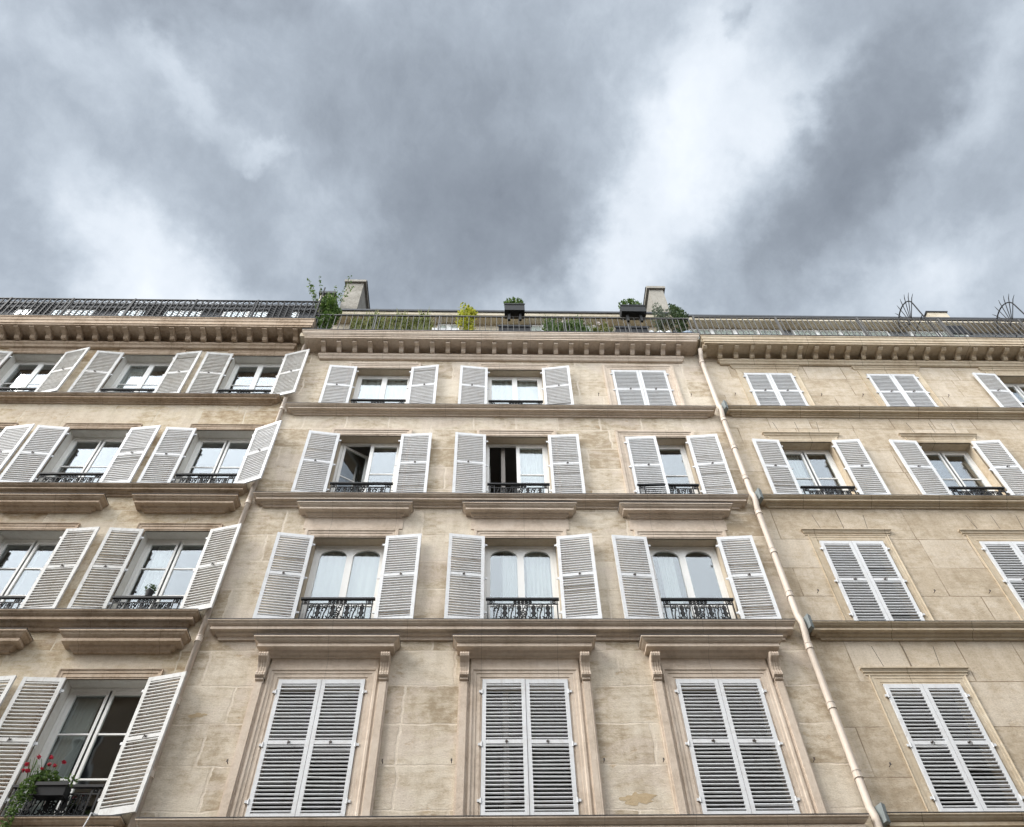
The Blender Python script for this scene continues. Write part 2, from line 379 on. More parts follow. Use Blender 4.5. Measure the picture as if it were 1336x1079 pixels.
def ornate_rail(parent, x0, x1, z0, h, y=-.02, simple=False):
    key = ('or', round(x1 - x0, 2), round(h, 2), simple)
    if key not in _cache:
        b = MB(); w = x1 - x0
        b.box(0, w, -.028, .022, h - .035, h); b.box(.02, w - .02, -.008, .008, h - .125, h - .108)
        b.box(.02, w - .02, -.008, .008, .03, .05)
        for x in (.035, .135, w - .135, w - .035): b.box(x - .009, x + .009, -.009, .009, 0, h - .03)
        zt = h - .077
        for x in (.085, w - .085):
            b.ring((x, 0, zt), .026, .009, 8); b.box(x - .009, x + .009, -.014, .014, zt - .009, zt + .009)
        for i in range(5):
            x = w / 2 + (i - 2) * .062
            b.ring((x, 0, zt), .024, .009, 8, ang0=0); b.obox((x, 0, zt), (.018, .018, .018), (0, .78, 0))
        hb = h - .17; n = 4
        span = (w - .27) / (2 * n)
        for i in range(2 * n):
            xc = .135 + span * (i + .5); zc = .05 + hb * .5
            if i % 2 == 0:
                b.ring((xc - span * .15, 0, zc + hb * .22), span * .30, .011, 10, ang0=-.6, ang1=4.2)
                b.ring((xc + span * .12, 0, zc - hb * .2), span * .27, .011, 10, ang0=2.4, ang1=7.6)
                b.tube([(xc - span * .35, 0, .05), (xc - span * .1, 0, zc), (xc + span * .3, 0, .05 + hb)], .011, 4)
            else:
                # palmette
                b.tube([(xc, 0, .05), (xc, 0, .05 + hb)], .011, 4)
                for k in range(3):
                    zz = .05 + hb * (.3 + .24 * k); rr = span * (.34 - .06 * k)
                    for sg in (-1, 1):
                        b.tube([(xc, 0, zz - hb * .14), (xc + sg * rr, 0, zz), (xc + sg * rr * .45, 0, zz + hb * .1)], [.011, .018, .008], 4)
                b.obox((xc, 0, .05 + hb * .55), (.05, .02, .13))
        for i in range(2 * n):
            xc = .135 + span * (i + .5)
            b.ring((xc, 0, .05 + hb * .86), span * .26, .008, 8); b.ring((xc + span * .5, 0, .05 + hb * .10), span * .2, .007, 8) if i < 2 * n - 1 else None
            b.box(xc + span * .5 - .006, xc + span * .5 + .006, -.007, .007, .05, h - .115) if i < 2 * n - 1 else None
        # central rosette
        for r_ in (.03, .062): b.ring((w / 2, 0, .05 + hb * .5), min(r_, hb * .4), .011, 12)
        _cache[key] = b.mesh('window_railing', M['iron'])
    return link('window_railing', _cache[key], parent, (x0, y, z0))

def arch_profile_v(xin, sgn, w=.17, y0=0.0):
    """moulded jamb outline going outwards from xin; sgn=-1 left jamb"""
    q = [(0, y0 + .02), (0, -.012), (.025, -.012), (.025, -.022), (.085, -.022), (.088, -.032), (.125, -.034), (.14, -.05), (w, -.052), (w, y0 + .02)]
    return [(xin + sgn * a, b) for a, b in q]
def architrave(parent, x0, x1, z0, z1, mat, w=.17, label=None, flat=False):
    b = MB()
    k = .55 if flat else 1.0
    def prof2(sg, xin): return [(xx, yy * k if yy < 0 else yy) for xx, yy in arch_profile_v(xin, sg, w)]
    # mitred head: sweep the outline round three sides
    q = [(0, .02), (0, -.012), (.025, -.012), (.025, -.022), (.085, -.022), (.088, -.032), (.125, -.034), (.14, -.05), (w, -.052), (w, .02)]
    q = [(a, c * k if c < 0 else c) for a, c in q]
    n = len(q); vs = []
    for (a, c) in q: vs.append((x0 - a, c, z0))
    for (a, c) in q: vs.append((x0 - a, c, z1 + a))
    for (a, c) in q: vs.append((x1 + a, c, z1 + a))
    for (a, c) in q: vs.append((x1 + a, c, z0))
    fs = []
    for s_ in range(3):
        for i in range(n):
            j = (i + 1) % n; o = s_ * n
            fs.append((o + i, o + j, o + n + j, o + n + i))
    fs.append(tuple(range(n))); fs.append(tuple(reversed(range(3 * n, 4 * n))))
    b.add(vs, fs)
    return link('architrave', b.mesh('architrave', mat), parent)

def scaled(prof, zt, hs, ps): return [(p * ps, zt + z * hs) for p, z in prof]
# outlines as (projection, depth below the top) in fractions
STR = [(1, .02), (1, -.07), (.93, -.09), (.88, -.19), (.74, -.29), (.58, -.335), (.56, -.36), (.73, -.37), (.73, -.56), (.42, -.565), (.40, -.66), (.33, -.74), (.16, -.78), (.16, -1.0), (.0, -1.0)]
HOOD = [(1, .02), (1, -.10), (.93, -.12), (.88, -.24), (.75, -.36), (.60, -.40), (.58, -.43), (.76, -.44), (.76, -.64), (.42, -.645), (.36, -.80), (.20, -.88), (.18, -1), (0, -1)]
def scale_prof(pf, zt, h, p): return [(a * p, zt + c * h) for a, c in pf]

def make_wall(parent, name, x0, x1, ztop, openings, mat, rev, vmap, uscale, depth=.30):
    b = MB(); uvs = []
    xs = sorted(set([x0, x1] + [v for o in openings for v in o[:2]]))
    zs = sorted(set([0.0, ztop] + [v for o in openings for v in o[2:]] + [v for v in vmap if 0 < v < ztop]))
    def vz(z):
        if len(vmap) < 2: return z / .62
        import bisect
        i = max(0, min(len(vmap) - 2, bisect.bisect_right(vmap, z) - 1))
        return i + (z - vmap[i]) / (vmap[i + 1] - vmap[i])
    def quad(pts, mi):
        b.add(pts, [(0, 1, 2, 3)], mi)
        for p in pts: uvs.append(((p[0] + p[1] * 1.0) / uscale, vz(p[2])))
    for i in range(len(xs) - 1):
        for j in range(len(zs) - 1):
            a, c = xs[i], xs[i + 1]; d, e = zs[j], zs[j + 1]
            if any(o[0] - 1e-6 <= a and c <= o[1] + 1e-6 and o[2] - 1e-6 <= d and e <= o[3] + 1e-6 for o in openings): continue
            quad([(a, 0, d), (c, 0, d), (c, 0, e), (a, 0, e)], 0)
            quad([(c, depth, d), (a, depth, d), (a, depth, e), (c, depth, e)], 1)
    for (a, c, d, e) in openings:
        quad([(a, 0, d), (a, 0, e), (a, depth, e), (a, depth, d)], 1)
        quad([(c, 0, e), (c, 0, d), (c, depth, d), (c, depth, e)], 1)
        quad([(a, 0, e), (c, 0, e), (c, depth, e), (a, depth, e)], 1)
        quad([(c, 0, d), (a, 0, d), (a, depth, d), (c, depth, d)], 1)
    quad([(x0, depth, 0), (x0, 0, 0), (x0, 0, ztop), (x0, depth, ztop)], 0)
    quad([(x1, 0, 0), (x1, depth, 0), (x1, depth, ztop), (x1, 0, ztop)], 0)
    me = b.mesh(name, [mat, rev], fix=False)
    uvl = me.uv_layers.new(name='UVMap')
    k = 0
    for p in me.polygons:
        for li in p.loop_indices:
            uvl.data[li].uv = uvs[k]; k += 1
    return link(name, me, parent)

def interior(parent, x0, x1, levels, ztop, ydepth=4.5):
    b = MB(); y0 = .32
    b.box(x0, x1, ydepth, ydepth + .1, 0, ztop)
    b.box(x0, x0 + .1, y0, ydepth, 0, ztop); b.box(x1 - .1, x1, y0, ydepth, 0, ztop)
    for z in levels: b.box(x0 + .1, x1 - .1, y0, ydepth, z - .35, z - .1)
    # partitions between rooms
    n = max(1, int((x1 - x0) / 3.2))
    for i in range(1, n):
        x = x0 + (x1 - x0) * i / n; b.box(x, x + .08, y0 + .01, ydepth - .01, 0.01, ztop - .4)
    return link('interior_rooms', b.mesh('interior_rooms', M['room']), parent)

def console_mesh(style):
    if ('co', style) in _cache: return _cache[('co', style)]
    b = MB()
    if style == 'c':      # plain scroll block: (y, z) relative to the soffit; wall side at y=-.10
        pts = [(-.09, 0), (-.345, 0), (-.345, -.070), (-.285, -.078), (-.235, -.078), (-.20, -.10), (-.165, -.15), (-.13, -.175), (-.09, -.178)]
        w = .10
    elif style == 'l':    # bulbous
        pts = [(-.13, 0), (-.455, 0), (-.455, -.055), (-.39, -.060), (-.36, -.07), (-.30, -.075), (-.255, -.10), (-.245, -.15), (-.22, -.185), (-.17, -.19), (-.13, -.165)]
        w = .11
    else:                 # S curve
        pts = [(-.09, 0), (-.385, 0), (-.39, -.05), (-.335, -.085), (-.29, -.085), (-.25, -.06), (-.215, -.065), (-.185, -.10), (-.165, -.15), (-.13, -.175), (-.09, -.17)]
        w = .10
    b.side(pts, -w / 2, w / 2)
    me = b.mesh('console', M['trim_' + style]); _cache[('co', style)] = me; return me

def bracket_mesh():
    if 'br' in _cache: return _cache['br']
    b = MB()
    # tall S bracket with three flutes, hung below the hood; origin at the top, on the wall
    def side_pts(dx): return [(.02, 0), (-.20 - dx, 0), (-.215 - dx, -.03), (-.205 - dx, -.07), (-.17 - dx, -.10), (-.13 - dx, -.14), (-.105 - dx, -.20), (-.10 - dx, -.27), (-.125 - dx, -.30), (-.125 - dx, -.345), (-.09 - dx, -.37), (.02, -.37)]
    b.side(side_pts(-.012), -.07, .07)
    for x in (-.055, -.018, .019, .056): b.side(side_pts(0), x - .012, x + .012)
    b.side([(.02, -.37), (-.085, -.37), (-.085, -.40), (-.05, -.41), (-.05, -.44), (.02, -.44)], -.06, .06)
    me = b.mesh('bracket', M['trim_c']); _cache['br'] = me; return me

# ------------------------------------------------------------------ camera
F = 1040.0
yaw, pit, rol = R(2.46), R(53.09), R(-1.54)
cam_d = bpy.data.cameras.new('camera'); cam = bpy.data.objects.new('camera', cam_d); col.objects.link(cam)
cam_d.sensor_width = 36; cam_d.lens = 36 * F / 1336; cam_d.clip_end = 3000; cam_d.clip_start = .05
CAMP = Vector((0, -10.4, 1.6))
fw = Vector((math.sin(yaw) * math.cos(pit), math.cos(yaw) * math.cos(pit), math.sin(pit)))
rt = Vector((math.cos(yaw), -math.sin(yaw), 0)); up = rt.cross(fw)
rt2 = rt * math.cos(rol) + up * math.sin(rol); up2 = -rt * math.sin(rol) + up * math.cos(rol)
cam.matrix_world = Matrix(((rt2.x, up2.x, -fw.x, CAMP.x), (rt2.y, up2.y, -fw.y, CAMP.y), (rt2.z, up2.z, -fw.z, CAMP.z), (0, 0, 0, 1)))
scene.camera = cam

# ------------------------------------------------------------------ the three facades
def make_building(key, label, x0, x1, strings, wins, cornice, trim, wallmat, revmat, vmap, uscale, shut, xs_str=None):
    """wins: list of dict(x0,x1,z0,z1,row,...)"""
    B = empty('apartment_building', ((x0 + x1) / 2, 0, 0)); tag(B, label, 'building', 'stone apartment buildings in a row')
    root = empty('apartment_building', (0, 0, 0)); bpy.data.objects.remove(root)
    B.location = (0, 0, 0)
    op = [(w['x0'], w['x1'], w['z0'], w['z1']) for w in wins]
    make_wall(B, 'wall', x0, x1, cornice['top'] - .12, op, M[wallmat], M[revmat], vmap, uscale)
    interior(B, x0 + .01, x1 - .01, [3.3] + [s[0] for s in strings], cornice['top'] - .2)
    xa, xb = xs_str if xs_str else (x0, x1)
    for (z, h, p) in strings:
        b = MB(); b.prof(scale_prof(STR, z, h, p), xa + .02, xb - .02)
        o = link('string_course', b.mesh('string_course', M[trim]), B)
        c = MB(); c.box(xa + .018, xb - .018, -p - .006, -.002, z + .004, z + .013)
        # thin zinc capping on the ledge
        link('zinc_flashing', c.mesh('zinc_flashing', M['slate']), o)
    return B

# ======================= CENTRE
CW = [(-3.14, -1.85), (-.11, 1.18), (2.80, 4.09)]
CZ = {4: (6.66, 8.79), 3: (9.77, 11.72), 2: (12.70, 14.65), 1: (15.52, 17.17)}
wc = [dict(x0=a, x1=b, z0=CZ[r][0], z1=CZ[r][1], row=r, i=i) for r in CZ for i, (a, b) in enumerate(CW)]
C = make_building('c', 'middle stone apartment building with painted window hoods and a planted roof terrace', -4.58, 5.0,
                  [(6.615, .25, .25), (9.735, .25, .22), (12.665, .19, .22), (15.485, .165, .22)], wc,
                  dict(top=18.07), 'trim_c', 'wall_c', 'reveal_c', [], 1.0, 'shutter', (-4.44, 4.90))
# ======================= LEFT
LW = [(-13.83, -12.57), (-11.28, -10.02), (-8.72, -7.46), (-6.15, -4.93)]
LWR = {1: LW[:2] + [(-8.68, -7.44), (-6.12, -4.88)], 2: LW[:2] + [(-8.74, -7.46), (-6.14, -4.90)], 3: LW[:2] + [(-8.76, -7.54), (-6.19, -4.99)], 4: LW[:2] + [(-8.80, -7.56), (-6.27, -5.04)]}
LZ = {4: (6.70, 8.80), 3: (9.95, 11.87), 2: (12.97, 14.80), 1: (15.87, 17.67)}
wl = [dict(x0=a, x1=b, z0=LZ[r][0], z1=LZ[r][1], row=r, i=i) for r in LZ for i, (a, b) in enumerate(LWR[r])]
Lb = make_building('l', 'left stone apartment building with grimy mouldings, all its white shutters folded open', -15.2, -4.59,
                   [(6.65, .25, .24), (9.91, .25, .24), (12.92, .17, .20), (15.83, .15, .20)], wl,
                   dict(top=18.5), 'trim_l', 'wall_l', 'reveal_l', [], 1.0, 'shutter_l', (-15.2, -4.60))
# ======================= RIGHT
RW = {4: [(5.94, 7.13), (8.86, 10.02), (11.9, 13.06)], 3: [(5.94, 7.11), (8.88, 10.04), (11.9, 13.06)],
      2: [(6.0, 7.15), (8.93, 10.12), (11.9, 13.06)], 1: [(5.92, 7.07), (8.84, 9.99), (11.92, 13.06)]}
RZ = {4: (6.68, 8.70), 3: (9.75, 11.67), 2: (12.74, 14.54), 1: (15.57, 17.10)}
wr = [dict(x0=a, x1=b, z0=RZ[r][0], z1=RZ[r][1], row=r, i=i) for r in RZ for i, (a, b) in enumerate(RW[r])]
vm = [.34 + .69 * i for i in range(9)] + [6.55, 7.24, 7.99, 8.74, 9.58, 10.40, 11.03, 11.72, 12.50, 12.86, 13.58, 14.26, 15.0, 15.53, 16.22, 16.89, 17.6, 18.3]
Rb = make_building('r', 'right stone apartment building of clean ashlar blocks with a grey terrace railing', 5.01, 15.6,
                   [(6.645, .24, .22), (9.70, .21, .22), (12.69, .17, .20), (15.54, .165, .20)], wr,
                   dict(top=18.03), 'trim_r', 'wall_r', 'trim_r', vm, 1.0, 'shutter', (5.06, 15.6))

# ---- windows, shutters, railings
def flat_or(v, d): return v if v is not None else d
def fit_shutters(B, w, angl, angr, key, ws=None, top=.015):
    a, b = w['x0'] + .006, w['x1'] - .006; ww = ws or (b - a) / 2 - .003
    h = w['z1'] - w['z0'] - top - .02; z = w['z0'] + .02
    zl = z + w.get('dz', 0)
    add_shutter(B, a, zl, ww, h, 1, angl, key); add_shutter(B, b, zl, ww, h, -1, angr, key)

for w in wc:
    r, i = w['row'], w['i']
    closed = r == 4 or (r == 1 and i == 2)
    jl = rnd.uniform(171, 178.5); jr = rnd.uniform(171, 178.5)
    if closed: fit_shutters(C, w, 0.6 if i == 1 else 0, 0, 'shutter')
    elif (r, i) == (2, 2): fit_shutters(C, w, 3, 174, 'shutter')
    else: fit_shutters(C, w, jl, jr, 'shutter')
    ol = 0; orr = 0
    if (r, i) == (2, 0): ol = 34
    if (r, i) == (2, 1): ol = 88
    if not closed: window_parts(C, w['x0'], w['x1'], w['z0'] - .02, w['z1'], .20, [.27] if r == 3 else ([.5] if r == 2 else [.42] if r == 1 else [.33, .66]), arch=(r == 3), openl=ol, openr=orr)
    if not closed:
        hh = {3: .56, 2: .46, 1: .37}[r]
        ornate_rail(C, w['x0'] + .04, w['x1'] - .04, w['z0'] - .02, hh, -.035)
for w in wl:
    r, i = w['row'], w['i']
    al, ar = rnd.uniform(174, 178), rnd.uniform(171, 175)
    if i == 3: ar = {1: 165, 2: 158, 3: 165, 4: 165}[r]
    if i == 2 and r in (1, 2): ar = 173
    if i == 1: ar = {1: 166, 2: 172}.get(r, 173)
    fit_shutters(Lb, w, al, ar, 'shutter_l' if r != 2 else 'shutter')
    window_parts(Lb, w['x0'], w['x1'], w['z0'] - .03, w['z1'], .22, [.5] if r in (1, 2) else [.30, .66])
    ornate_rail(Lb, w['x0'] + .03, w['x1'] - .03, w['z0'] - .04, {4: .50, 3: .42, 2: .44, 1: .37}[r], -.035, True)
for w in wr:
    r, i = w['row'], w['i']
    closed = r in (3, 4) or (r == 1 and i < 2)
    if closed: fit_shutters(Rb, w, 0, 0, 'shutter')
    else: fit_shutters(Rb, w, 177, 176 if not (r == 1) else 175, 'shutter')
    if not closed: window_parts(Rb, w['x0'], w['x1'], w['z0'] - .02, w['z1'], .22, [.5])
    if not closed: ornate_rail(Rb, w['x0'] + .04, w['x1'] - .04, w['z0'] - .02, .38, -.035, True)

# ---- mouldings of the centre building
for r in (3, 2, 1):
    for i, (a, b) in enumerate(CW): architrave(C, a, b, CZ[r][0] - .03, CZ[r][1], M['trim_c'], .19)
for (a, b) in CW:
    z0, z1 = CZ[4]
    architrave(C, a, b, z0 - .03, z1, M['trim_c'], .17)
    # outer pilaster strips with their own moulding, brackets, frieze and hood
    for s in (-1, 1):
        e = (a - .17) if s < 0 else (b + .17)
        q = [(0, .01), (0, -.03), (.03, -.03), (.03, -.045), (.05, -.045), (.05, -.075), (.15, -.075), (.15, -.05), (.175, -.05), (.175, .01)]
        m = MB(); m.prof_v([(e + s * u, v) for u, v in q], z0 - .03, z1 - .085)
        link('pilaster', m.mesh('pilaster', M['trim_c']), C)
        link('bracket', bracket_mesh(), C, (e + s * .10, -.01, z1 + .345))
    m = MB(); m.box(a - .17, b + .17, -.03, .01, z1 + .172, z1 + .36)
    link('frieze', m.mesh('frieze', M['trim_c']), C)
    m = MB(); m.prof(scale_prof(HOOD, 9.375, .24, .30), a - .46, b + .46)
    hd = link('hood', m.mesh('hood', M['trim_c']), C)
    m = MB(); m.box(a - .465, b + .465, -.306, -.002, 9.379, 9.388); link('zinc_flashing', m.mesh('zinc_flashing', M['slate']), hd)
    m = MB(); m.prof(scale_prof(HOOD, 12.40, .20, .25), a - .41, b + .41)
    hd = link('hood', m.mesh('hood', M['trim_c']), C)
    m = MB(); m.box(a - .415, b + .415, -.256, -.002, 12.404, 12.413); link('zinc_flashing', m.mesh('zinc_flashing', M['slate']), hd)
    m = MB(); m.box(a - .25, b + .25, -.016, .01, 11.93, 12.20); link('frieze', m.mesh('frieze', M['trim_c']), C)
# ---- left
for r in (4, 3, 2, 1):
    for (a, b) in LWR[r]: architrave(Lb, a, b, LZ[r][0] - .03, LZ[r][1], M['trim_l'], .15)
for (a, b) in LW:
    e = b + .37 if b < -5.5 else -4.66
    for zt, hh, pp in ((9.50, .26, .28), (12.53, .22, .28)):
        m = MB(); m.prof(scale_prof(HOOD, zt, hh, pp), a - .44, e)
        hd = link('hood', m.mesh('hood', M['trim_l']), Lb)
        m = MB(); m.box(a - .445, e + .005, -pp - .006, -.002, zt + .004, zt + .013); link('zinc_flashing', m.mesh('zinc_flashing', M['slate']), hd)
# ---- right: shallow architraves plus a small cap moulding
for r in (4, 3, 2, 1):
    for (a, b) in RW[r]:
        architrave(Rb, a, b, RZ[r][0] - .03, RZ[r][1], M['trim_r'], .15, flat=True)
        zt = RZ[r][1] + .27
        m = MB(); m.prof([(.06, zt), (.06, zt - .02), (.045, zt - .03), (.03, zt - .06), (.03, zt - .075), (.012, zt - .09), (.012, zt - .12), (0, zt - .12)], a - .25, b + .25)
        link('window_cap', m.mesh('window_cap', M['trim_r']), Rb)
        # fanned voussoir joints over the opening
        n = 3
        for k in range(n):
            t = (k + .5) / n - .5 + .0; x = (a + b) / 2 + t * (b - a); lean = t * .42
            ztop = min(zt + .42, {4: 9.44, 3: 12.47, 2: 15.33, 1: 17.55}[r]); zb = zt + .013
            h = ztop - zb; T = Matrix.Translation((x + lean * .5, 0, (ztop + zb) / 2)) @ Matrix.Rotation(math.atan2(lean, 1.0), 4, 'Y')
            j = MB(); j.box(-.0035, .0035, -.0025, .01, -h / 2, h / 2, 0, T)
            link('voussoir_joint', j.mesh('voussoir_joint', M['hook']), Rb)
# shutter hooks on the walls of closed windows, and stains
hk = MB(); hk.tube([(0, 0, 0), (0, -.055, .0), (0, -.06, .025)], .006, 5); hk.obox((0, -.06, .012), (.022, .008, .035))
hkm = hk.mesh('shutter_hook', M['hook'])
for B_, lst, rr, dz in ((C, CW, 4, 1.15), (Rb, RW[4], 4, 1.05), (Rb, RW[3], 3, 1.05), (Rb, RW[1], 1, .95), (C, [CW[2]], 1, .95)):
    zz = {(C, 4): CZ[4][0], (C, 1): CZ[1][0], (Rb, 4): RZ[4][0], (Rb, 3): RZ[3][0], (Rb, 1): RZ[1][0]}[(B_, rr)]
    for (a, b) in lst:
        for xx in (a - .40 if B_ == C else a - .42, b + .40): link('shutter_hook', hkm, B_, (xx, -.02 if not (B_ == C and rr == 4) else -.02, zz + dz - .35))

# ---- spalled and stained patches of stone, 2 mm proud of the ashlar
M['spall'] = mat_trim('spalled_stone', (.46, .35, .22), (.37, .27, .16), (.53, .43, .29), .2, 4)
def patch(B, cx, cz, rx, rz, seed):
    r = random.Random(seed); n = 34; ph = [r.uniform(0, 6.28) for _ in range(5)]
    out = []
    for i in range(n):
        a = 2 * math.pi * i / n
        k = 1 + .22 * math.sin(2 * a + ph[0]) + .16 * math.sin(5 * a + ph[1]) + .12 * math.sin(9 * a + ph[2]) + .08 * math.sin(15 * a + ph[3])
        out.append((cx + rx * k * math.cos(a), -.002, cz + rz * k * math.sin(a)))
    m = MB(); m.add([(cx, -.0035, cz)] + out, [(0, 1 + i, 1 + (i + 1) % n) for i in range(n)])
    link('spalled_patch', m.mesh('spalled_patch', M['spall'], fix=False), B)
patch(C, 1.98, 6.96, .19, .09, 1); patch(C, -4.18, 8.2, .13, .035, 2)
# ---- cornices
def cornice(B, x0, x1, ztop, zsoff, pcrown, psoff, zbed, pbed, style, xs, trim, step=.0):
    m = MB()
    # crown and corona
    m.prof([(pcrown, ztop), (pcrown, ztop - .035), (pcrown - .015, ztop - .045), (pcrown - .02, ztop - .09), (psoff + .035, ztop - .13), (psoff + .02, ztop - .145),
            (psoff + .02, zsoff + .055), (psoff, zsoff + .045), (psoff, zsoff), (psoff - .05, zsoff), (psoff - .055, zsoff + .012), (0, zsoff + .012)], x0, x1, True)
    c = link('cornice', m.mesh('cornice', M[trim]), B)
    m = MB(); h = zsoff - zbed
    m.prof([(pbed, zbed + h * .52), (pbed, zbed + h * .30), (pbed * .75, zbed + h * .22), (pbed * .6, zbed + h * .05), (pbed * .35, zbed), (0, zbed)], x0 + (pcrown - pbed), x1 - (pcrown - pbed), True)
    link('bed_moulding', m.mesh('bed_moulding', M[trim]), c)
    me = console_mesh(style)
    for x in xs: link('console', me, c, (x, 0, zsoff + .010))
    m = MB(); m.box(x0 - .005, x1 + .005, -pcrown - .012, -.1, ztop + .004, ztop + .022)
    link('zinc_flashing', m.mesh('zinc_flashing', M['slate']), c)
    # terrace slab behind the cornice
    return c
cornice(C, -4.52, 5.0, 18.07, 17.84, .50, .42, 17.50, .10, 'c', [-4.0 + .3685 * i for i in range(24)], 'trim_c')
cornice(Lb, -15.2, -4.28, 18.51, 18.20, .55, .49, 17.86, .14, 'l', [-4.72 - .366 * i for i in range(28)], 'trim_l')
cornice(Rb, 5.012, 15.6, 18.01, 17.74, .50, .44, 17.42, .10, 'r', [5.08 + .386 * i for i in range(27)], 'trim_r')

# ---- attic storeys set back behind the terraces
def attic(B, x0, x1, z0, zt, y, wins, wallm, over=.32, em='cream'):
    m = MB()
    m.box(x0, x1, y, y + 4.2, z0 - .15, zt)
    a = link('attic', m.mesh('attic', M[wallm]), B)
    m = MB(); m.box(x0, x1, -.42, y, z0 - .17, z0 - .02); link('terrace_floor', m.mesh('terrace_floor', M['cream']), B)
    m = MB(); m.box(x0 + .01, x1 - .01, y - over, y + 4.3, zt, zt + .13)
    link('eaves', m.mesh('eaves', M[em]), a)
    m = MB(); m.side([(y - over - .04, zt + .134), (y - over - .04, zt + .21), (y + .2, zt + .30), (y + 3.2, zt + .9), (y + 4.4, zt + .134)], x0 - .01, x1 + .01)
    link('roof', m.mesh('roof', M['slate']), B)
    for (wa, wb) in wins:
        m = MB(); m.box(wa, wb, y - .04, y - .003, z0 + .9 if wb - wa < 1 else z0 + .9, zt - .03)
        for q in range(1, max(2, int((wb - wa) / .55))):
            xx = wa + (wb - wa) * q / max(2, int((wb - wa) / .55)); m.box(xx - .03, xx + .03, y - .055, y - .0405, z0 + .9, zt - .03)
        w_ = link('attic_window', m.mesh('attic_window', M['frame']), B)
        n = max(2, int((wb - wa) / .55)); g = MB()
        for q in range(n):
            xa = wa + (wb - wa) * q / n + .06; xb = wa + (wb - wa) * (q + 1) / n - .06
            g.box(xa, xb, y - .048, y - .0425, z0 + .98, zt - .10)
        link('pane', g.mesh('pane', M['glass']), w_)
    return a
attic(C, -4.56, 4.98, 18.07, 20.72, .9, [(-2.6, -1.7), (-1.5, -.9), (0.9, 1.9), (2.1, 2.9)], 'cream')
attic(Lb, -15.2, -4.60, 18.51, 21.30, .9, [(-13.2, -11.0), (-10.4, -8.1), (-7.5, -5.4)], 'slate', .10, 'slate')
attic(Rb, 5.01, 15.6, 18.01, 20.60, .9, [(5.4, 8.0), (8.3, 11.0), (11.6, 13.2)], 'zinc')

# ---- terrace railings
def bars(B, x0, x1, z0, z1, y, gap, r, mat, post=1.6, pr=.018, name='terrace_railing', lattice=False, panels=()):
    m = MB()
    m.box(x0, x1, y - .02, y + .02, z1 - .03, z1)
    m.box(x0, x1, y - .012, y + .012, z0 + .05, z0 + .07)
    n = int((x1 - x0) / gap)
    for i in range(n + 1):
        x = x0 + (x1 - x0) * i / n
        m.box(x - r, x + r, y - r, y + r, z0, z1 - .03)
    k = int((x1 - x0) / post)
    for i in range(k + 1):
        x = x0 + (x1 - x0) * i / k
        m.box(x - pr, x + pr, y - pr - .004, y + pr + .004, z0, z1 + .02)
    if lattice:
        zz0, zz1 = z0 + .08, z1 - .03; hgt = zz1 - zz0; st = .105
        x = x0 - hgt
        while x < x1:
            for sg in (1, -1):
                xa, xb = (x, x + hgt) if sg > 0 else (x + hgt, x)
                za, zb = zz0, zz1
                # clip to the railing's ends
                pa, pb = Vector((xa, y, za)), Vector((xb, y, zb))
                d = pb - pa; t0, t1 = 0.0, 1.0
                for lim, side in ((x0, 1), (x1, -1)):
                    if abs(d.x) > 1e-9:
                        t = (lim - pa.x) / d.x
                        if (d.x > 0) == (side > 0): t0 = max(t0, t)
                        else: t1 = min(t1, t)
                if t1 - t0 > .02: m.tube([pa + d * t0 + Vector((0, sg * .004, 0)), pa + d * t1 + Vector((0, sg * .004, 0))], .0065, 4)
            x += st
    o = link(name, m.mesh(name, mat), B)
    for (a, b) in panels:
        p = MB(); p.box(a, b, y + .022, y + .034, z0 + .06, z0 + .66); link('railing_panel', p.mesh('railing_panel', M['black_plastic']), o)
    return o
bars(C, -4.42, 4.92, 18.10, 18.98, -.38, .137, .0075, M['rail_grey'], 1.55, .013)
bars(Rb, 5.06, 15.5, 18.04, 19.06, -.38, .137, .0095, M['rail_grey'], 1.9, .02)
bars(Lb, -15.1, -4.36, 18.54, 19.50, -.46, .145, .013, M['iron'], 1.35, .020, lattice=True, panels=[(-13.9, -13.4), (-11.3, -10.8), (-8.55, -8.05), (-5.55, -4.95)])
# side return of the left railing, standing above the middle terrace
m = MB()
for i in range(8):
    y = -.46 + i * .17; m.box(-4.36 - .01, -4.34, y - .01, y + .01, 18.54, 20.0 + (.25 if i == 0 else 0))
m.box(-4.365, -4.335, -.47, .75, 19.98, 20.01); m.box(-4.362, -4.338, -.47, .75, 18.6, 18.62)
link('railing_return', m.mesh('railing_return', M['iron']), Lb)

# ---- chimney stacks on the party walls
def chimney(B, x0, x1, y0, y1, zt, z0=20.0, cap=.07):
    m = MB(); m.box(x0, x1, y0, y1, z0, zt)
    c = link('chimney', m.mesh('chimney', M['chim']), B)
    m = MB(); m.box(x0 - cap, x1 + cap, y0 - cap, y1 + cap, zt + .001, zt + .12); link('chimney_cap', m.mesh('chimney_cap', M['chim']), c)
    m = MB(); m.box(x0 - cap - .02, x1 + cap + .02, y0 - .02, y1 + cap, zt + .121, zt + .16); link('chimney_flashing', m.mesh('chimney_flashing', M['slate']), c)
    return c
chimney(C, -4.50, -3.98, 1.30, 4.2, 23.85)
chimney(C, 4.83, 5.26, 1.22, 4.0, 23.5)
m = MB(); m.box(-5.05, -4.66, 1.0, 2.6, 20.4, 22.55)
c_ = link('chimney', m.mesh('chimney', M['cream']), Lb); m = MB(); m.box(-5.1, -4.61, .93, 2.7, 22.551, 22.66); link('chimney_cap', m.mesh('chimney_cap', M['slate']), c_)
m = MB(); m.box(13.42, 14.02, 1.6, 2.7, 20.2, 22.95)
c_ = link('chimney', m.mesh('chimney', M['cream']), Rb); m = MB(); m.box(13.38, 14.06, 1.56, 2.75, 22.951, 22.985); link('chimney_cap', m.mesh('chimney_cap', M['slate']), c_)

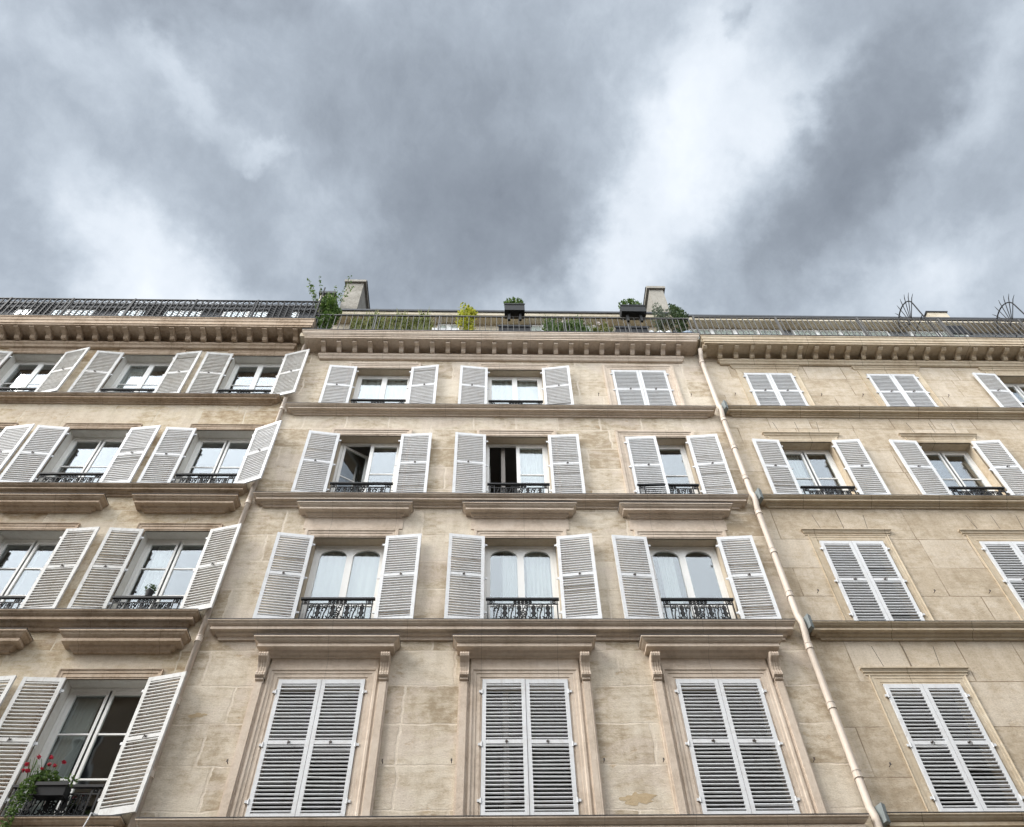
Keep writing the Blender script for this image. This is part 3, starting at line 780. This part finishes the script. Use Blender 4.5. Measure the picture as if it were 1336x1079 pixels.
# ---- lead sleeves where the right building's ledges end
for z in (6.645, 9.70, 12.69, 15.54):
    m = MB(); m.prof_v([(-.04, 0), (.05, -.02), (.06, -.20), (-.02, -.25)], -.10, .13)
    link('lead_sleeve', m.mesh('lead_sleeve', M['lead']), Rb, (5.06, -.02, z), (R(4), 0, R(8)))

# ------------------------------------------------------------------ downpipes
def downpipe(x, ztop, ledges, label, xtop=None, y=-.1, jog=True, r=.052, push=.05):
    D = empty('downpipe', (x, y, 0)); tag(D, label, 'drainpipe', 'cream drainpipes between the buildings')
    pts = [(xtop if xtop is not None else 0, -.16, ztop), (0, -.06, ztop - .16), (0, 0, ztop - .30)] if jog else [(xtop or 0, -.16, ztop), (xtop * .6, -.12, ztop - .14), (0, 0, ztop - .30)]
    for (z, h, p) in (ledges if jog else []):
        pts += [(0, 0, z + .16), (0, -push, z + .02), (0, -push, z - h * .7), (0, 0, z - h - .10)]
    pts += [(0, 0, .2)]
    m = MB(); m.tube(pts, r, 12); o = link('pipe', m.mesh('pipe', M['pipe'], True), D)
    zz = ztop - .5; prev = None
    cz = []
    for k, (z, h, p) in enumerate(ledges):
        nxt = ledges[k + 1][0] if k + 1 < len(ledges) else 3
        cz += [z - h - .18, z - h - .18 - (z - nxt) / 3, z - h - .18 - (z - nxt) / 1.5]
    for z in [ztop - .32] + cz:
        m = MB(); m.tube([(0, 0, z - .05), (0, 0, z + .03)], r + .007, 12); m.tube([(0, 0, z + .03), (0, 0, z + .045)], r + .013, 12); m.tube([(0, 0, z - .065), (0, 0, z - .05)], r + .013, 12)
        m.box(-.012, .012, .03, -y + .004, z - .03, z)
        link('collar', m.mesh('collar', M['pipe'], False), D)
    return D
downpipe(4.985, 17.72, [(15.485, .165, .22), (12.665, .19, .22), (9.735, .25, .22), (6.615, .25, .25)], 'cream drainpipe between the middle and the right building, from cornice to street', y=-.12)
downpipe(-4.515, 18.0, [(15.83, .15, .12), (12.92, .17, .10), (9.91, .25, .12), (6.65, .25, .12)], 'cream drainpipe at the seam of the left building, partly behind its open shutters', .10, y=-.062, jog=False, r=.046)

# ------------------------------------------------------------------ plants and terrace things
def leaves(m, c, rad, n, size, seed, flat=1.0, mi=0, shell=.35, up=0.0):
    r = random.Random(seed)
    for _ in range(n):
        while True:
            p = Vector((r.uniform(-1, 1), r.uniform(-1, 1), r.uniform(-1, 1)))
            if shell < p.length < 1: break
        p = Vector((p.x * rad[0], p.y * rad[1], p.z * rad[2])) + Vector(c)
        s = size * r.uniform(.6, 1.3)
        q = Euler((r.uniform(-1.3, 1.3), r.uniform(-1.3, 1.3), r.uniform(0, 6.3))).to_matrix()
        vs = [p + q @ Vector(v) * s for v in ((0, -.5, 0), (.28, 0, .06), (0, .55, 0), (-.28, 0, .06))]
        m.add(vs, [(0, 1, 2, 3)], mi)
def pot(name, x, y, z, r0, r1, h, mat, parent):
    m = MB(); n = 14
    ring = lambda rr, zz: [(x + rr * math.cos(2 * math.pi * i / n), y + rr * math.sin(2 * math.pi * i / n), zz) for i in range(n)]
    vs = ring(r0, z) + ring(r1, z + h) + ring(r1 * .88, z + h) + ring(r1 * .8, z + h - .05)
    fs = []
    for k in range(3):
        for i in range(n): fs.append((k * n + i, k * n + (i + 1) % n, (k + 1) * n + (i + 1) % n, (k + 1) * n + i))
    fs.append(tuple(reversed(range(n)))); fs.append(tuple(3 * n + i for i in range(n)))
    m.add(vs, fs); return link(name, m.mesh(name, mat), parent)
def shrub(x, y, z, label, lm, rad, hc, n, size, seed, potm='pot_blue', pr=.17, ph=.3, group=None, blobs=6, twigs=0, stem_h=None):
    P = empty('potted_shrub', (x, y, z)); tag(P, label, 'plant', group)
    pot('pot', 0, 0, 0, pr * .75, pr, ph, M[potm], P)
    r = random.Random(seed); f = MB(); s = MB()
    for k in range(blobs):
        c = (r.uniform(-.55, .55) * rad[0], r.uniform(-.5, .5) * rad[1], hc + r.uniform(-.7, .7) * rad[2])
        rr = r.uniform(.4, .62)
        leaves(f, c, (rad[0] * rr, rad[1] * rr, rad[2] * rr), n // blobs, size, seed * 13 + k, shell=.1)
        s.tube([(0, 0, ph - .06), (c[0] * .4, c[1] * .4, (ph + c[2]) * .5), c], [.014, .009, .005], 5)
    for k in range(twigs):
        tx = r.uniform(-.9, .5); tz = hc + rad[2] * r.uniform(1.2, 2.7); mx = tx * .4
        pts = [(0, 0, ph), (mx * .6, r.uniform(-.1, .1), hc), (tx, r.uniform(-.2, .2), tz)]
        s.tube(pts, [.008, .006, .003], 4)
        for q in range(7):
            t = .45 + .55 * q / 6; p = Vector(pts[1]).lerp(Vector(pts[2]), t * 1.0)
            leaves(f, p, (.06, .06, .05), 3, .085, seed + k * 7 + q, shell=0)
    link('foliage', f.mesh('foliage', M[lm], fix=False), P); link('stems', s.mesh('stems', M['bark']), P)
    return P
ZC = 18.075
shrub(-4.16, -.18, ZC, 'bushy green shrub with leggy twigs in a blue-grey pot, left end of the terrace', 'leaf', (.33, .30, .72), 1.20, 1500, .10, 3, twigs=13, blobs=11)
shrub(-.62, -.20, ZC, 'yellow-green bush behind the terrace railing, left of the middle planter', 'leaf_yellow', (.28, .22, .56), 1.05, 900, .085, 5, blobs=8, pr=.15, ph=.28)
shrub(4.48, -.05, ZC, 'loose grey-green shrub in front of the right chimney', 'leaf_grey', (.34, .30, .50), 1.50, 1300, .06, 8, blobs=9, pr=.16)
shrub(4.80, -.20, ZC, 'tall dark green shrub at the right end of the terrace', 'leaf_dark', (.22, .22, .75), 1.25, 1300, .07, 9, blobs=10, pr=.2)
# low grasses in troughs along the railing
def trough(x0, x1, y, z, label, seed, lm, h=.5, n=240, group=None, pale=0):
    h *= 1.6; n = int(n * 1.5)
    P = empty('planter_trough', (x0, y, z)); tag(P, label, 'planter', group)
    w = x1 - x0; m = MB(); m.box(0, w, -.11, .11, 0, .04); m.box(0, w, -.11, -.09, .04, .26); m.box(0, w, .09, .11, .04, .26); m.box(0, .02, -.09, .09, .04, .26); m.box(w - .02, w, -.09, .09, .04, .26); m.box(.02, w - .02, -.09, .09, .04, .22)
    link('trough', m.mesh('trough', M['cream']), P)
    f = MB(); r = random.Random(seed)
    for i in range(n):
        x = r.uniform(.03, w - .03); y_ = r.uniform(-.08, .08); hh = h * r.uniform(.5, 1.25) * (.6 + .5 * math.sin(x * 5 + seed) ** 2)
        dx, dy = r.uniform(-.22, .22), r.uniform(-.2, .12); t = .014
        f.add([(x - t, y_, .2), (x + t, y_, .2), (x + dx * .5 + t, y_ + dy * .5, .2 + hh * .7), (x + dx * .5 - t, y_ + dy * .5, .2 + hh * .7), (x + dx, y_ + dy, .2 + hh * .95)], [(0, 1, 2, 3), (3, 2, 4)])
        if r.random() < .9: leaves(f, (x + dx * .6, y_ + dy * .6, .2 + hh * .75), (.07, .06, .09), 3, .075, seed * 100 + i, shell=0)
    link('foliage', f.mesh('foliage', M[lm], fix=False), P)
    if pale:
        for i in range(pale):
            g = MB(); leaves(g, (r.uniform(.05, w - .05), -.05, .2 + h * r.uniform(.7, 1.1)), (.04, .04, .03), 7, .08, seed * 50 + i, shell=0)
            link('flower', g.mesh('flower', M['petal_pale'], fix=False), P)
    return P
trough(-3.45, -2.75, -.16, ZC, 'leftmost pale trough with olive-green grassy plants behind the terrace railing', 21, 'leaf_olive', .62, 200, 'troughs of plants along the terrace railing')
trough(-2.65, -1.55, -.16, ZC, 'pale trough of grassy plants left of the white panel on the terrace', 22, 'leaf_olive', .62, 320, 'troughs of plants along the terrace railing')
trough(1.35, 2.35, -.16, ZC, 'pale trough of green plants with whitish flowers, right of the middle planter', 23, 'leaf', .50, 240, 'troughs of plants along the terrace railing', 12)
trough(2.42, 2.95, -.16, ZC, 'short pale trough of sparse plants, left of the right-hand railing planter', 24, 'leaf_olive', .42, 80, 'troughs of plants along the terrace railing', 5)
def planter_box(x, label, w=.50):
    P = empty('planter_box', (x, -.42, 19.03)); tag(P, label, 'planter', 'black planters hung on the terrace railing')
    m = MB(); a = w / 2
    m.box(-a, a, -.13, .13, 0, .03); m.box(-a, a, -.13, -.11, .03, .30); m.box(-a, a, .11, .13, .03, .30); m.box(-a, -a + .02, -.11, .11, .03, .30); m.box(a - .02, a, -.11, .11, .03, .30); m.box(-a + .02, a - .02, -.11, .11, .03, .25)
    m.box(-a - .01, a + .01, -.145, -.1305, .26, .31)
    link('box', m.mesh('box', M['black_plastic']), P)
    for sx in (-a * .55, a * .55):
        b = MB(); b.box(sx - .03, sx + .03, -.04, .02, -.30, 0); link('bracket', b.mesh('bracket', M['iron']), P)
    f = MB(); leaves(f, (0, 0, .50), (a * 1.05, .15, .26), 420, .085, int(x * 10) + 50, shell=0); link('foliage', f.mesh('foliage', M['leaf'], fix=False), P)
    return P
planter_box(.56, 'black planter box with small green plants, on the middle of the terrace railing')
planter_box(3.55, 'wider black planter box with small green plants, in front of the right chimney', .62)
def tub(x, label):
    T = empty('plant_tub', (x, -.16, ZC)); tag(T, label, 'plant tub', 'black tubs on the terrace floor')
    m = MB(); m.side([(-.16, 0), (.16, 0), (.20, .50), (-.20, .50)], -.40, .40); link('tub', m.mesh('tub', M['black_plastic']), T)
    m = MB(); m.box(-.42, .42, -.22, -.205, .44, .52); m.box(-.42, .42, .205, .22, .44, .52); link('rim', m.mesh('rim', M['black_plastic']), T)
    m = MB(); leaves(m, (0, 0, .56), (.36, .16, .07), 120, .07, int(x * 7) + 9, shell=0); link('foliage', m.mesh('foliage', M['leaf_dark'], fix=False), T)
tub(.56, 'long black tub on the terrace floor below the middle railing planter')
tub(3.45, 'long black tub on the terrace floor below the right railing planter')
def panel(x, w, h, label):
    o = empty('wind_screen', (x, -.28, ZC)); tag(o, label, 'screen', 'white panels behind the terrace railing')
    m = MB(); m.box(0, w, -.008, .008, .05, h); link('cloth', m.mesh('cloth', M['white']), o)
    m = MB(); m.box(-.02, 0, -.012, .012, 0, h + .03); m.box(w, w + .02, -.012, .012, 0, h + .03); m.box(0, w, -.012, .012, h, h + .02); link('frame', m.mesh('frame', M['frame']), o)
panel(-1.45, .62, .46, 'white panel behind the terrace railing, left of the yellow-green bush')
panel(-.18, .22, .34, 'small white panel behind the railing, right of the yellow-green bush')
def table():
    T = empty('terrace_table', (4.0, -.05, ZC)); tag(T, 'low table under a crumpled white cloth, right of the right-hand tub', 'table')
    m = MB()
    for sx in (-.38, .38):
        for sy in (-.16, .16): m.box(sx - .02, sx + .02, sy - .02, sy + .02, 0, .42)
    m.box(-.42, .42, -.2, .2, .42, .45); link('frame', m.mesh('frame', M['rail_grey']), T)
    r = random.Random(4); nx, nz = 20, 8; vs = []; fs = []
    for j in range(nz + 1):
        for i in range(nx + 1):
            x = -.46 + .92 * i / nx; t = j / nz
            if t < .5: y = .2 - .42 * t * 2; z = .462 + r.uniform(0, .01)
            else: y = -.22 - .05 * (t - .5) * 2 + .03 * math.sin(i * 1.3); z = .462 - .36 * (t - .5) * 2
            vs.append((x, y, z))
    for j in range(nz):
        for i in range(nx): fs.append((j * (nx + 1) + i, j * (nx + 1) + i + 1, (j + 1) * (nx + 1) + i + 1, (j + 1) * (nx + 1) + i))
    m = MB(); m.add(vs, fs); o = link('tablecloth', m.mesh('tablecloth', M['white'], True), T)
table()
# ------------------------------------------------------------------ spiked guards on the right terrace
def guard(x, label):
    G = empty('spiked_guard', (x, -.38, 18.04)); tag(G, label, 'spiked guard', 'iron fan guards on the right terrace')
    # a fan in the plane of the railing's cross wall: along y
    c = Vector((0, .30, 1.62)); r = .44; m = MB()
    arc = [c + Vector((0, -r * math.cos(a), r * math.sin(a) * .95)) for a in [math.pi * i / 14 for i in range(15)]]
    pts = [Vector((0, arc[0].y, 0))] + arc + [Vector((0, arc[-1].y, 0))]
    m.tube(pts, .017, 6); link('hoop', m.mesh('hoop', M['iron']), G)
    for i in range(9):
        a = R(12 + 156 * i / 8)
        d = Vector((0, -math.cos(a), math.sin(a)))
        m = MB(); m.tube([c + Vector((0, 0, -.25)) + d * .05, c + d * (r + .10), c + d * (r + .22)], [.011, .011, .004], 5)
        link('spike', m.mesh('spike', M['iron']), G)
    m = MB(); m.tube([c + Vector((0, -r, -.6)), c + Vector((0, r, -.6))], .013, 5); m.tube([c + Vector((0, 0, -.3)), Vector((0, c.y, 0))], .014, 5); link('crossbar', m.mesh('crossbar', M['iron']), G)
guard(10.88, 'fan of iron spikes rising above the right terrace railing, left of the low chimney')
guard(13.55, 'fan of iron spikes on the right terrace railing, at the right edge of the photo')
# clutter on the right terrace: two dark seats and a parasol base seen through the bars
def seat(x, label):
    S = empty('terrace_chair', (x, -.02, 18.02)); tag(S, label, 'chair', 'dark chairs on the right terrace')
    m = MB(); m.box(-.24, .24, -.22, .22, .42, .46); link('seat', m.mesh('seat', M['black_plastic']), S)
    m = MB(); m.obox((0, -.24, .74), (.48, .03, .52), (R(-8), 0, 0)); link('backrest', m.mesh('backrest', M['black_plastic']), S)
    for sx in (-.22, .22):
        for sy in (-.2, .2):
            m = MB(); m.tube([(sx, sy, 0), (sx * .95, sy * .95, .42)], .014, 6); link('leg', m.mesh('leg', M['rail_grey']), S)
seat(11.75, 'dark terrace chair seen through the right railing, just right of the first spiked fan')
seat(13.9, 'dark terrace chair seen through the right railing, left of the last spiked fan')

# ------------------------------------------------------------------ window box with geraniums (lower left window)
G = empty('window_box', (-5.86, -.12, 6.95)); tag(G, 'black window box of red geraniums and trailing green leaves on the lower left window railing', 'window box')
m = MB(); m.side([(-.07, 0), (.07, 0), (.09, .15), (-.09, .15)], .0, .38); m.box(-.02, .40, -.10, -.088, .12, .165)
link('box', m.mesh('box', M['black_plastic']), G)
f = MB(); r = random.Random(12)
leaves(f, (.02, -.02, .26), (.20, .10, .10), 300, .055, 1, shell=0); leaves(f, (-.10, -.06, .08), (.14, .08, .18), 260, .05, 2, shell=0)
leaves(f, (-.15, -.10, -.14), (.10, .06, .17), 190, .045, 3, shell=0); leaves(f, (-.13, -.12, -.36), (.07, .05, .13), 90, .045, 4, shell=0); leaves(f, (.36, -.05, .2), (.14, .06, .08), 60, .045, 5, shell=0)
for k in range(26):
    x = r.uniform(-.2, .1); f.tube([(x, -.02, .18), (x + r.uniform(-.12, .06), -.05 + r.uniform(-.05, .05), .40 + r.uniform(-.05, .12))], .004, 3)
link('foliage', f.mesh('foliage', M['leaf'], fix=False), G)
for (x, z) in ((-.16, .52), (-.27, .42), (-.22, .33), (.0, .52), (.02, .42), (.20, .45), (.10, .40), (-.05, .36), (-.28, .34)):
    fl = MB(); leaves(fl, (x, -.06, z), (.022, .022, .02), 16, .045, int((x + 1) * 99 + z * 50), shell=0)
    link('flower', fl.mesh('flower', M['petal'], fix=False), G)
# white cable drooping from the lower left ledge
m = MB(); m.tube([(-4.98, -.10, 6.74), (-4.99, -.262, 6.68), (-5.0, -.262, 6.60), (-5.06, -.26, 6.3), (-5.10, -.05, 5.9), (-5.10, -.012, 3.5)], .009, 6)
o = link('cable', m.mesh('cable', M['white'])); tag(o, 'thin white cable hanging over the ledge under the lowest left shutter', 'cable')
# small planter standing on the sill of the second lowest left window
P = empty('flower_pot', (-5.62, -.01, 10.35)); tag(P, 'small flower pot on the railing of the left building window, second from the bottom', 'flower pot')
pot('pot', 0, 0, 0, .05, .07, .12, M['black_plastic'], P); m = MB(); leaves(m, (0, 0, .18), (.12, .08, .08), 90, .05, 77, shell=0); link('foliage', m.mesh('foliage', M['leaf_dark'], fix=False), P)

# ------------------------------------------------------------------ curtains behind the panes
def curtain(x0, x1, z0, z1, y, label, seed, group='curtains behind the window panes'):
    r = random.Random(seed); n = 40; vs = []; fs = []
    for j in range(2):
        for i in range(n + 1):
            x = x0 + (x1 - x0) * i / n
            vs.append((x, y + .014 * math.sin(i * 1.15 + seed + .6 * math.sin(i * .37 + seed)) + .01 * math.sin(i * 2.7) + (j * 0.0), z1 if j else z0))
    for i in range(n): fs.append((i, i + 1, n + 2 + i, n + 1 + i))
    m = MB(); m.add(vs, fs); o = link('curtain', m.mesh('curtain', M['curtain'], True, fix=False)); tag(o, label, 'curtain', group)
curtain(-6.18, -5.80, 6.8, 8.72, .32, 'pale curtain drawn to the left behind the lowest left window', 1)
curtain(-3.06, -1.93, 9.85, 11.66, .30, 'white curtain in the arched window left of the middle one', 2)
curtain(.22, .50, 9.9, 11.66, .30, 'white curtain beside the central bar of the middle arched window, left pane', 3)
curtain(.64, 1.12, 9.9, 11.66, .30, 'white curtain in the right pane of the middle arched window', 4)
curtain(3.02, 3.30, 9.9, 11.66, .30, 'white curtain in the arched window nearest the drainpipe', 5)
curtain(6.08, 6.50, 12.85, 14.45, .32, 'pale curtain in the right building window nearest the drainpipe', 6)

curtain(-3.06, -1.93, 15.6, 17.1, .30, 'white net curtain across the top floor window nearest the left drainpipe', 7)
curtain(-.03, 1.10, 15.6, 17.1, .30, 'white net curtain across the middle window of the top floor', 8)
curtain(.55, 1.10, 12.8, 14.6, .30, 'white curtain in the closed half of the half-open middle window', 9)
curtain(-8.6, -8.2, 15.95, 17.6, .32, 'pale curtain in the top floor window of the left building, second from the seam', 10)
curtain(-5.98, -5.60, 10.0, 11.8, .32, 'pale curtain behind the window with the small flower pot', 11)
# ------------------------------------------------------------------ street and the houses across it
def sheet(name, x0, x1, y0, y1, z, mat, kind='structure'):
    m = MB(); m.add([(x0, y0, z), (x1, y0, z), (x1, y1, z), (x0, y1, z)], [(0, 1, 2, 3)]); o = link(name, m.mesh(name, M[mat], fix=False)); tag(o, kind=kind); return o
sheet('ground', -600, 600, -600, 600, -.13, 'ground')
sheet('road', -80, 80, -8.9, -2.6, -.12, 'asphalt')
m = MB(); m.box(-80, 80, -2.6, -2.4, -.125, .0); m.box(-80, 80, -2.4, -.001, -.125, -.004); o = link('pavement', m.mesh('pavement', M['pavement'])); tag(o, kind='structure')
m = MB(); m.box(-80, 80, -9.1, -8.9, -.125, .0); m.box(-80, 80, -17.2, -9.1, -.125, -.004); o = link('pavement', m.mesh('pavement', M['pavement'])); tag(o, kind='structure')
YB = -17.0
def opposite(x0, x1, h, label, seed, mat):
    B = empty('apartment_building', (x0, YB, 0)); tag(B, label, 'building', 'apartment buildings across the street')
    r = random.Random(seed); n = max(2, round((x1 - x0) / 2.9)); bw = (x1 - x0) / n; w = MB(); w.box(0, x1 - x0 - .02, -6, 0, 0, h)
    link('wall', w.mesh('wall', M[mat]), B)
    win = []
    for fl_ in range(int((h - 3.6) / 3.1)):
        z = 3.9 + fl_ * 3.1
        s = MB(); s.box(0.02, x1 - x0 - .04, .002, .2, z - .32, z - .14); link('string_course', s.mesh('string_course', M['trim_l']), B)
        for i in range(n):
            cx = bw * (i + .5); m = MB()
            m.box(cx - .62, cx + .62, .004, .05, z, z + 2.0); o = link('window', m.mesh('window', M['frame']), B)
            g = MB(); g.box(cx - .54, cx - .05, .052, .058, z + .08, z + 1.92); g.box(cx + .05, cx + .54, .052, .058, z + .08, z + 1.92); link('pane', g.mesh('pane', M['slate']), o)
    m = MB(); m.box(0, x1 - x0 - .02, .002, .45, h - .4, h - .05); link('cornice', m.mesh('cornice', M['trim_l']), B)
    m = MB(); m.side([(-.1, h + .002), (-1.6, h + 2.2), (-5.9, h + 2.4), (-5.9, h + .002)], 0, x1 - x0 - .02); link('roof', m.mesh('roof', M['zinc']), B)
    for k in range(2):
        cx = r.uniform(.2, .8) * (x1 - x0); m = MB(); m.box(cx, cx + 1.2, -3.2, -2.5, h + 1.5, h + 3.9); c = link('chimney', m.mesh('chimney', M['chim']), B)
        m = MB(); m.box(cx - .08, cx + 1.28, -3.28, -2.42, h + 3.902, h + 4.05); link('chimney_cap', m.mesh('chimney_cap', M['zinc']), c)
opposite(-26, -13.2, 20.0, 'stone apartment building across the street, far left', 1, 'wall_l' if False else 'trim_l')
opposite(-13.2, -3.5, 20.3, 'stone apartment building across the street, facing the left building', 2, 'trim_r')
opposite(-3.5, 11.0, 14.6, 'stone apartment building across the street, facing the middle building', 3, 'trim_c')
opposite(11.0, 24, 16.6, 'stone apartment building across the street, far right', 4, 'trim_r')

# ------------------------------------------------------------------ sky and sun
SUN = Vector((-.69, -.35, .66)).normalized()
W = bpy.data.worlds.new('World'); scene.world = W; W.use_nodes = True
nt = W.node_tree; nt.nodes.clear(); out = N(nt, 'ShaderNodeOutputWorld')
sky = N(nt, 'ShaderNodeTexSky'); sky.sky_type = 'NISHITA'; sky.sun_disc = False
sky.sun_elevation = math.asin(SUN.z); sky.sun_rotation = math.atan2(SUN.x, SUN.y)
bg1 = N(nt, 'ShaderNodeBackground'); bg1.inputs[1].default_value = .08; L(nt, sky.outputs[0], bg1.inputs[0])
dirv = N(nt, 'ShaderNodeTexCoord').outputs['Generated']
e68 = R(68); K = (0, math.cos(e68), math.sin(e68)); Y_ = (0, -math.sin(e68), math.cos(e68))
def dot(v):
    n = N(nt, 'ShaderNodeVectorMath', operation='DOT_PRODUCT'); L(nt, dirv, n.inputs[0]); n.inputs[1].default_value = v; return n.outputs['Value']
k = math_n(nt, 'MAXIMUM', dot(K), .12)
a = math_n(nt, 'DIVIDE', dot((1, 0, 0)), k); b = math_n(nt, 'DIVIDE', dot(Y_), k)
cb = N(nt, 'ShaderNodeCombineXYZ'); L(nt, a, cb.inputs[0]); L(nt, b, cb.inputs[1])
cb.inputs[2].default_value = 0
base = cb.outputs[0]
wn = noise(nt, dirv, 3.4, 5, .6); wn2 = noise(nt, dirv, 11, 6, .62)
def addw(vec, nz, s):
    q = N(nt, 'ShaderNodeVectorMath', operation='SUBTRACT'); L(nt, nz.outputs['Color'], q.inputs[0]); q.inputs[1].default_value = (.5, .5, .5)
    q2 = N(nt, 'ShaderNodeVectorMath', operation='SCALE'); L(nt, q.outputs[0], q2.inputs[0]); q2.inputs['Scale'].default_value = s
    q3 = N(nt, 'ShaderNodeVectorMath', operation='ADD'); L(nt, vec, q3.inputs[0]); L(nt, q2.outputs[0], q3.inputs[1]); return q3.outputs[0]
wv = addw(addw(base, wn, .20), wn2, .11)
def ab(px, py): return ((px - 650) / 1110.0, .222 - .00088 * py)
# cloud masses: where, half-axes (in hundreds of the same angular measure), tilt, strength
BL = [(190, 345, 150, 95, -25, .42), (250, 400, 130, 45, 0, .25), (255, 125, 120, 40, -50, .15), (130, 90, 100, 50, -45, .10), (345, 205, 40, 25, 0, .16), (100, 210, 60, 90, 10, .10), (40, 60, 80, 60, 0, .06),
      (950, 140, 190, 120, 60, .20), (880, 250, 190, 85, 62, .30), (810, 380, 150, 80, 20, .22), (960, 50, 130, 100, 70, .15), (1055, 110, 130, 42, 45, .13),
      (1215, 385, 130, 60, 20, .22), (1290, 320, 110, 70, 30, .14), (1240, 140, 90, 60, 50, .10), (1320, 20, 90, 60, 30, .14), (450, 290, 110, 60, -30, .06),
      (560, 130, 240, 180, 0, -.24), (640, 310, 190, 120, 20, -.26), (300, 15, 200, 70, 0, -.22), (1120, 200, 220, 85, 62, -.32), (1020, 350, 110, 65, 40, -.14), (40, 300, 90, 80, 0, -.06), (1290, 230, 100, 50, 20, -.06), (1180, 20, 120, 60, 0, -.08), (480, 380, 120, 50, 0, -.06), (985, 15, 22, 30, 0, -.2)]
acc = None
for (px, py, rx, ry, ang, s) in BL:
    ca, cbb = ab(px, py)
    mp = N(nt, 'ShaderNodeMapping'); mp.vector_type = 'TEXTURE'
    mp.inputs['Location'].default_value = (ca, cbb, 0); mp.inputs['Rotation'].default_value = (0, 0, R(ang)); mp.inputs['Scale'].default_value = (rx / 1110 * 1.35, ry / 1110 * 1.35, 1)
    L(nt, wv, mp.inputs[0])
    ln = N(nt, 'ShaderNodeVectorMath', operation='LENGTH'); L(nt, mp.outputs[0], ln.inputs[0])
    mr = N(nt, 'ShaderNodeMapRange'); mr.interpolation_type = 'SMOOTHERSTEP'; L(nt, ln.outputs['Value'], mr.inputs[0])
    mr.inputs[1].default_value = 0; mr.inputs[2].default_value = 1; mr.inputs[3].default_value = s; mr.inputs[4].default_value = 0
    acc = mr.outputs[0] if acc is None else math_n(nt, 'ADD', acc, mr.outputs[0])
st = N(nt, 'ShaderNodeMapping'); st.inputs['Rotation'].default_value = (0, 0, R(-35)); st.inputs['Scale'].default_value = (1.25, .95, 1); L(nt, addw(dirv, wn, .09), st.inputs[0])
f1 = noise(nt, st.outputs[0], 5.6, 12, .66, .0); f2 = noise(nt, dirv, 1.8, 3, .5)
lev = math_n(nt, 'ADD', acc, math_n(nt, 'MULTIPLY', math_n(nt, 'SUBTRACT', f1.outputs[0], .5), .62))
lev = math_n(nt, 'ADD', lev, math_n(nt, 'MULTIPLY', math_n(nt, 'SUBTRACT', f2.outputs[0], .5), .22))
lev = math_n(nt, 'ADD', lev, .44)
cc = ramp(nt, lev, [(0.0, (.140, .160, .190)), (.20, (.190, .216, .252)), (.38, (.262, .297, .342)), (.55, (.360, .402, .452)), (.74, (.470, .510, .558)), (1.0, (.57, .603, .645))])
# sky evened out and brightened behind the viewer, added to light facade and panes
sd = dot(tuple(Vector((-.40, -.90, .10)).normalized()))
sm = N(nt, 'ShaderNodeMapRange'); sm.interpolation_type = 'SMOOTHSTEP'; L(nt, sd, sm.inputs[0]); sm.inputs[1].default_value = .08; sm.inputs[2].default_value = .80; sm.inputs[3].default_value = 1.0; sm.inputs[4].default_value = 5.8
sm2 = N(nt, 'ShaderNodeMapRange'); L(nt, sd, sm2.inputs[0]); sm2.inputs[1].default_value = .1; sm2.inputs[2].default_value = .6; sm2.inputs[3].default_value = 0; sm2.inputs[4].default_value = .9
cc = mixc(nt, sm2.outputs[0], cc, (.345, .36, .375))
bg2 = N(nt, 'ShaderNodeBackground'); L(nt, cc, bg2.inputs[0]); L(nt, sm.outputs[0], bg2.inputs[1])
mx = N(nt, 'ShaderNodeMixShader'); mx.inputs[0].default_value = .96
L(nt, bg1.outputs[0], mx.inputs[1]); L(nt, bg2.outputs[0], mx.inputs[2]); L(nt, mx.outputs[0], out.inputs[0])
sl = bpy.data.lights.new('sun', 'SUN'); sl.energy = 2.1; sl.angle = R(28); sl.color = (1, .955, .89)
so = bpy.data.objects.new('sun', sl); col.objects.link(so); so.rotation_euler = SUN.to_track_quat('Z', 'Y').to_euler(); so.location = (-10, -20, 40)

scene.view_settings.view_transform = 'Standard'; scene.view_settings.look = 'None'; scene.view_settings.exposure = 0.8; scene.view_settings.gamma = 1
scene.render.engine = 'CYCLES'
scene.cycles.max_bounces = 8; scene.cycles.diffuse_bounces = 4; scene.cycles.glossy_bounces = 4; scene.cycles.transparent_max_bounces = 12
scene.render.film_transparent = False
